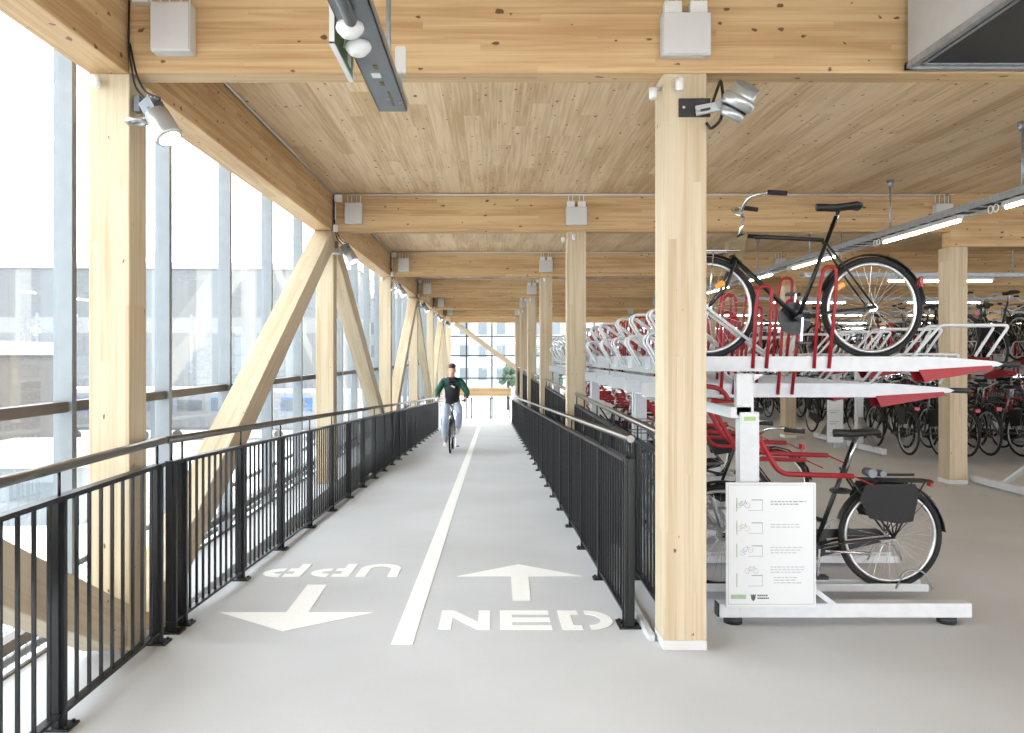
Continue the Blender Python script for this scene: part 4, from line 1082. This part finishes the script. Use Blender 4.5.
skin_obj('trousers', tr_, 'jeans', pr)
for an, toe in ((la, lt), (ra, rt)):
    a, t = Vector(an), Vector(toe); m = MB(); m.tube([a+Vector((0, .06, -.05)), a+Vector((0, .03, -.05)), (a+t)/2+Vector((0, 0, -.03)), t+Vector((0, 0, -.012)), t+Vector((0, -.05, -.015))], [.03, .045, .044, .042, .022], 14); m.build('shoe', 'shoe', pr)
m = MB(); m.ball((0, .10, 1.785), .082, .095, .058, None, 3); m.ball((0, .145, 1.72), .078, .06, .09, None, 2); m.build('hair', 'hair', pr)

m = MB(); m.ball((0, -.018, 1.675), .013, .02, .024, None, 1)
for s in (-1, 1): m.ball((.082*s, .085, 1.675), .012, .02, .032, None, 1)
m.build('nose_and_ears', 'skin', pr)
m = MB()
for s in (-1, 1): m.ball((.03*s, -.008, 1.70), .012, .008, .006, None, 1)
m.build('eyes', 'vest', pr)
m = MB(); m.ball((0, -.025, 1.625), .022, .008, .006, None, 1); m.build('mouth', 'redlight', pr)

# ------------------------------------------------------------------ outside
GZ = -6.0
tag(MB().span((-420, -60, GZ-.5), (420, 520, GZ)).build('ground', 'ground'), kind='structure')
def building(name, loc, size, mat, label, rot=0, parapet=True, floors=0, group=None):
    r = empty(name, loc, (0, 0, rot), label=label, cat='building', group=group)
    sx, sy, sz = size
    MB().span((-sx/2, 0, 0), (sx/2, sy, sz)).build('wall', mat, r)
    if parapet: MB().span((-sx/2-.3, -.3, sz), (sx/2+.3, sy+.3, sz+.9)).build('roof', 'roof', r)
    for q in range(floors):
        m = MB(); z = 3+q*4.2; x = -sx/2+2
        while x < sx/2-2: m.span((x, -.06, z), (x+1.6, .02, z+2.2)); x += 3.4
        m.build('window', 'train_glass', r)
    return r
building('station_building', (-75, 118, GZ), (110, 20, 20.3), 'bld_a', 'long pale panelled building across the tracks beyond the glass wall', .05)
bb = building('brown_building', (-37.5, 50, GZ), (12, 9, 7.6), 'bld_b', 'small brown slatted building at the far left behind glass', .0, True, 0)
MB().span((2.2, -.06, 1), (4.8, .02, 5.2)).build('window', 'train_glass', bb)
building('annex_building', (-12, 150, GZ), (60, 20, 18), 'bld_c', 'pale office block beyond the far end glazing', 0, True, 3)
building('annex_building', (52, 175, GZ), (60, 20, 17), 'bld_c', 'pale office block behind the bicycle storage windows', 0, True, 3)
def train(x0, x1, y, label):
    r = empty('train', (x0, y, GZ+.9), label=label, cat='train'); L = x1-x0
    MB().span((0, 0, 0), (L, 3, 3.6), .3).build('car_body', 'train_white', r)
    m = MB(); x = .4
    while x < L-3.5: m.span((x, -.03, 1.7), (x+2.8, .02, 2.9)); x += 6.2
    m.build('blue_panel', 'train_blue', r)
    m = MB(); x = 3.6
    while x < L-3.5: m.span((x, -.04, 1.8), (x+2.2, .02, 2.7)); x += 3.1
    m.build('window', 'train_glass', r)
    m = MB(); x = 2
    while x < L: m.cyl((x, -.05, -.4), (x, .1, -.4), .45, 14); x += 3
    m.build('wheel', 'transom', r)
train(-75, -12, 72, 'white and blue train standing on the tracks outside')
tag(MB().span((-85, 64, GZ+4.6), (-20, 69, GZ+4.9)).build('platform_canopy', 'roof'), 'flat pale platform canopy beside the train outside', 'canopy')
m = MB()
for x in seq(-84, -20, 8): m.span((x, 66.3, GZ), (x+.3, 66.6, GZ+4.6))
# annex canopy posts belong to the canopy
o = m.build('canopy_posts', 'mullion'); o.parent = bpy.data.objects['platform_canopy']
for i in range(9):
    x = -70+i*7.5
    r = empty('catenary_mast', (x, 80+i*1.5, GZ), label='thin railway catenary mast across the tracks, %s from the left' % ['first', 'second', 'third', 'fourth', 'fifth', 'sixth', 'seventh', 'eighth', 'ninth'][i], cat='mast', group='catenary masts')
    MB().tube([(0, 0, 0), (0, 0, 12)], .14, 6).build('mast_pole', 'mullion', r)
    MB().tube([(0, 0, 10.5), (3.2, 0, 9.6)], .06, 5).build('mast_arm', 'mullion', r)
# low white kiosk and parked things just outside, lower left
kk = building('kiosk', (-20.6, 36, GZ), (4.6, 4, 2.6), 'mullion', 'small grey kiosk on the pale ground outside below the glass wall', .1, True, 0)
MB().span((-.8, -.04, 1.1), (1.6, .02, 1.9)).build('window', 'train_glass', kk)
for i in range(3):
    r = empty('tree', ((2.2, 9, 19)[i], 112, GZ), label='%s grey-green tree beyond the far end windows' % ['left', 'middle', 'right'][i], cat='tree', group='trees beyond the end wall')
    MB().tube([(0, 0, 0), (0, 0, 4)], [.25, .15], 8).build('trunk', 'bark', r)
    m = MB()
    for q in range(16):
        a = random.uniform(0, 2*PI); m.ball((math.cos(a)*random.uniform(0, .9), math.sin(a)*.9, 3.6+random.uniform(0, 2.6)), random.uniform(.35, .7), None, None, None, 1)
    m.build('crown', 'leaf', r)
# outside parapet mesh fence just below the floor, seen through the lower panes
r = empty('mesh_fence', (-4.2, 0, -1.6), label='low wire mesh fence outside below the glass wall', cat='fence')
m = MB()
for z in (0, .55, 1.1): m.span((-.02, 0, z-.03), (.02, 30, z+.03))
m.build('fence_rail', 'transom', r)
m = MB()
for i in range(300): m.span((-.004, i*.1, 0), (.004, i*.1+.008, 1.1))
for z in [j*.1 for j in range(11)]: m.span((-.004, 0, z), (.004, 30, z+.006))
m.build('wire_mesh', 'galv', r)
tag(MB().span((-6.5, -3, -3.0), (-3.0, 40, -2.8)).build('lower_roof', 'roof'), 'pale flat roof strip outside below the facade', 'roof')
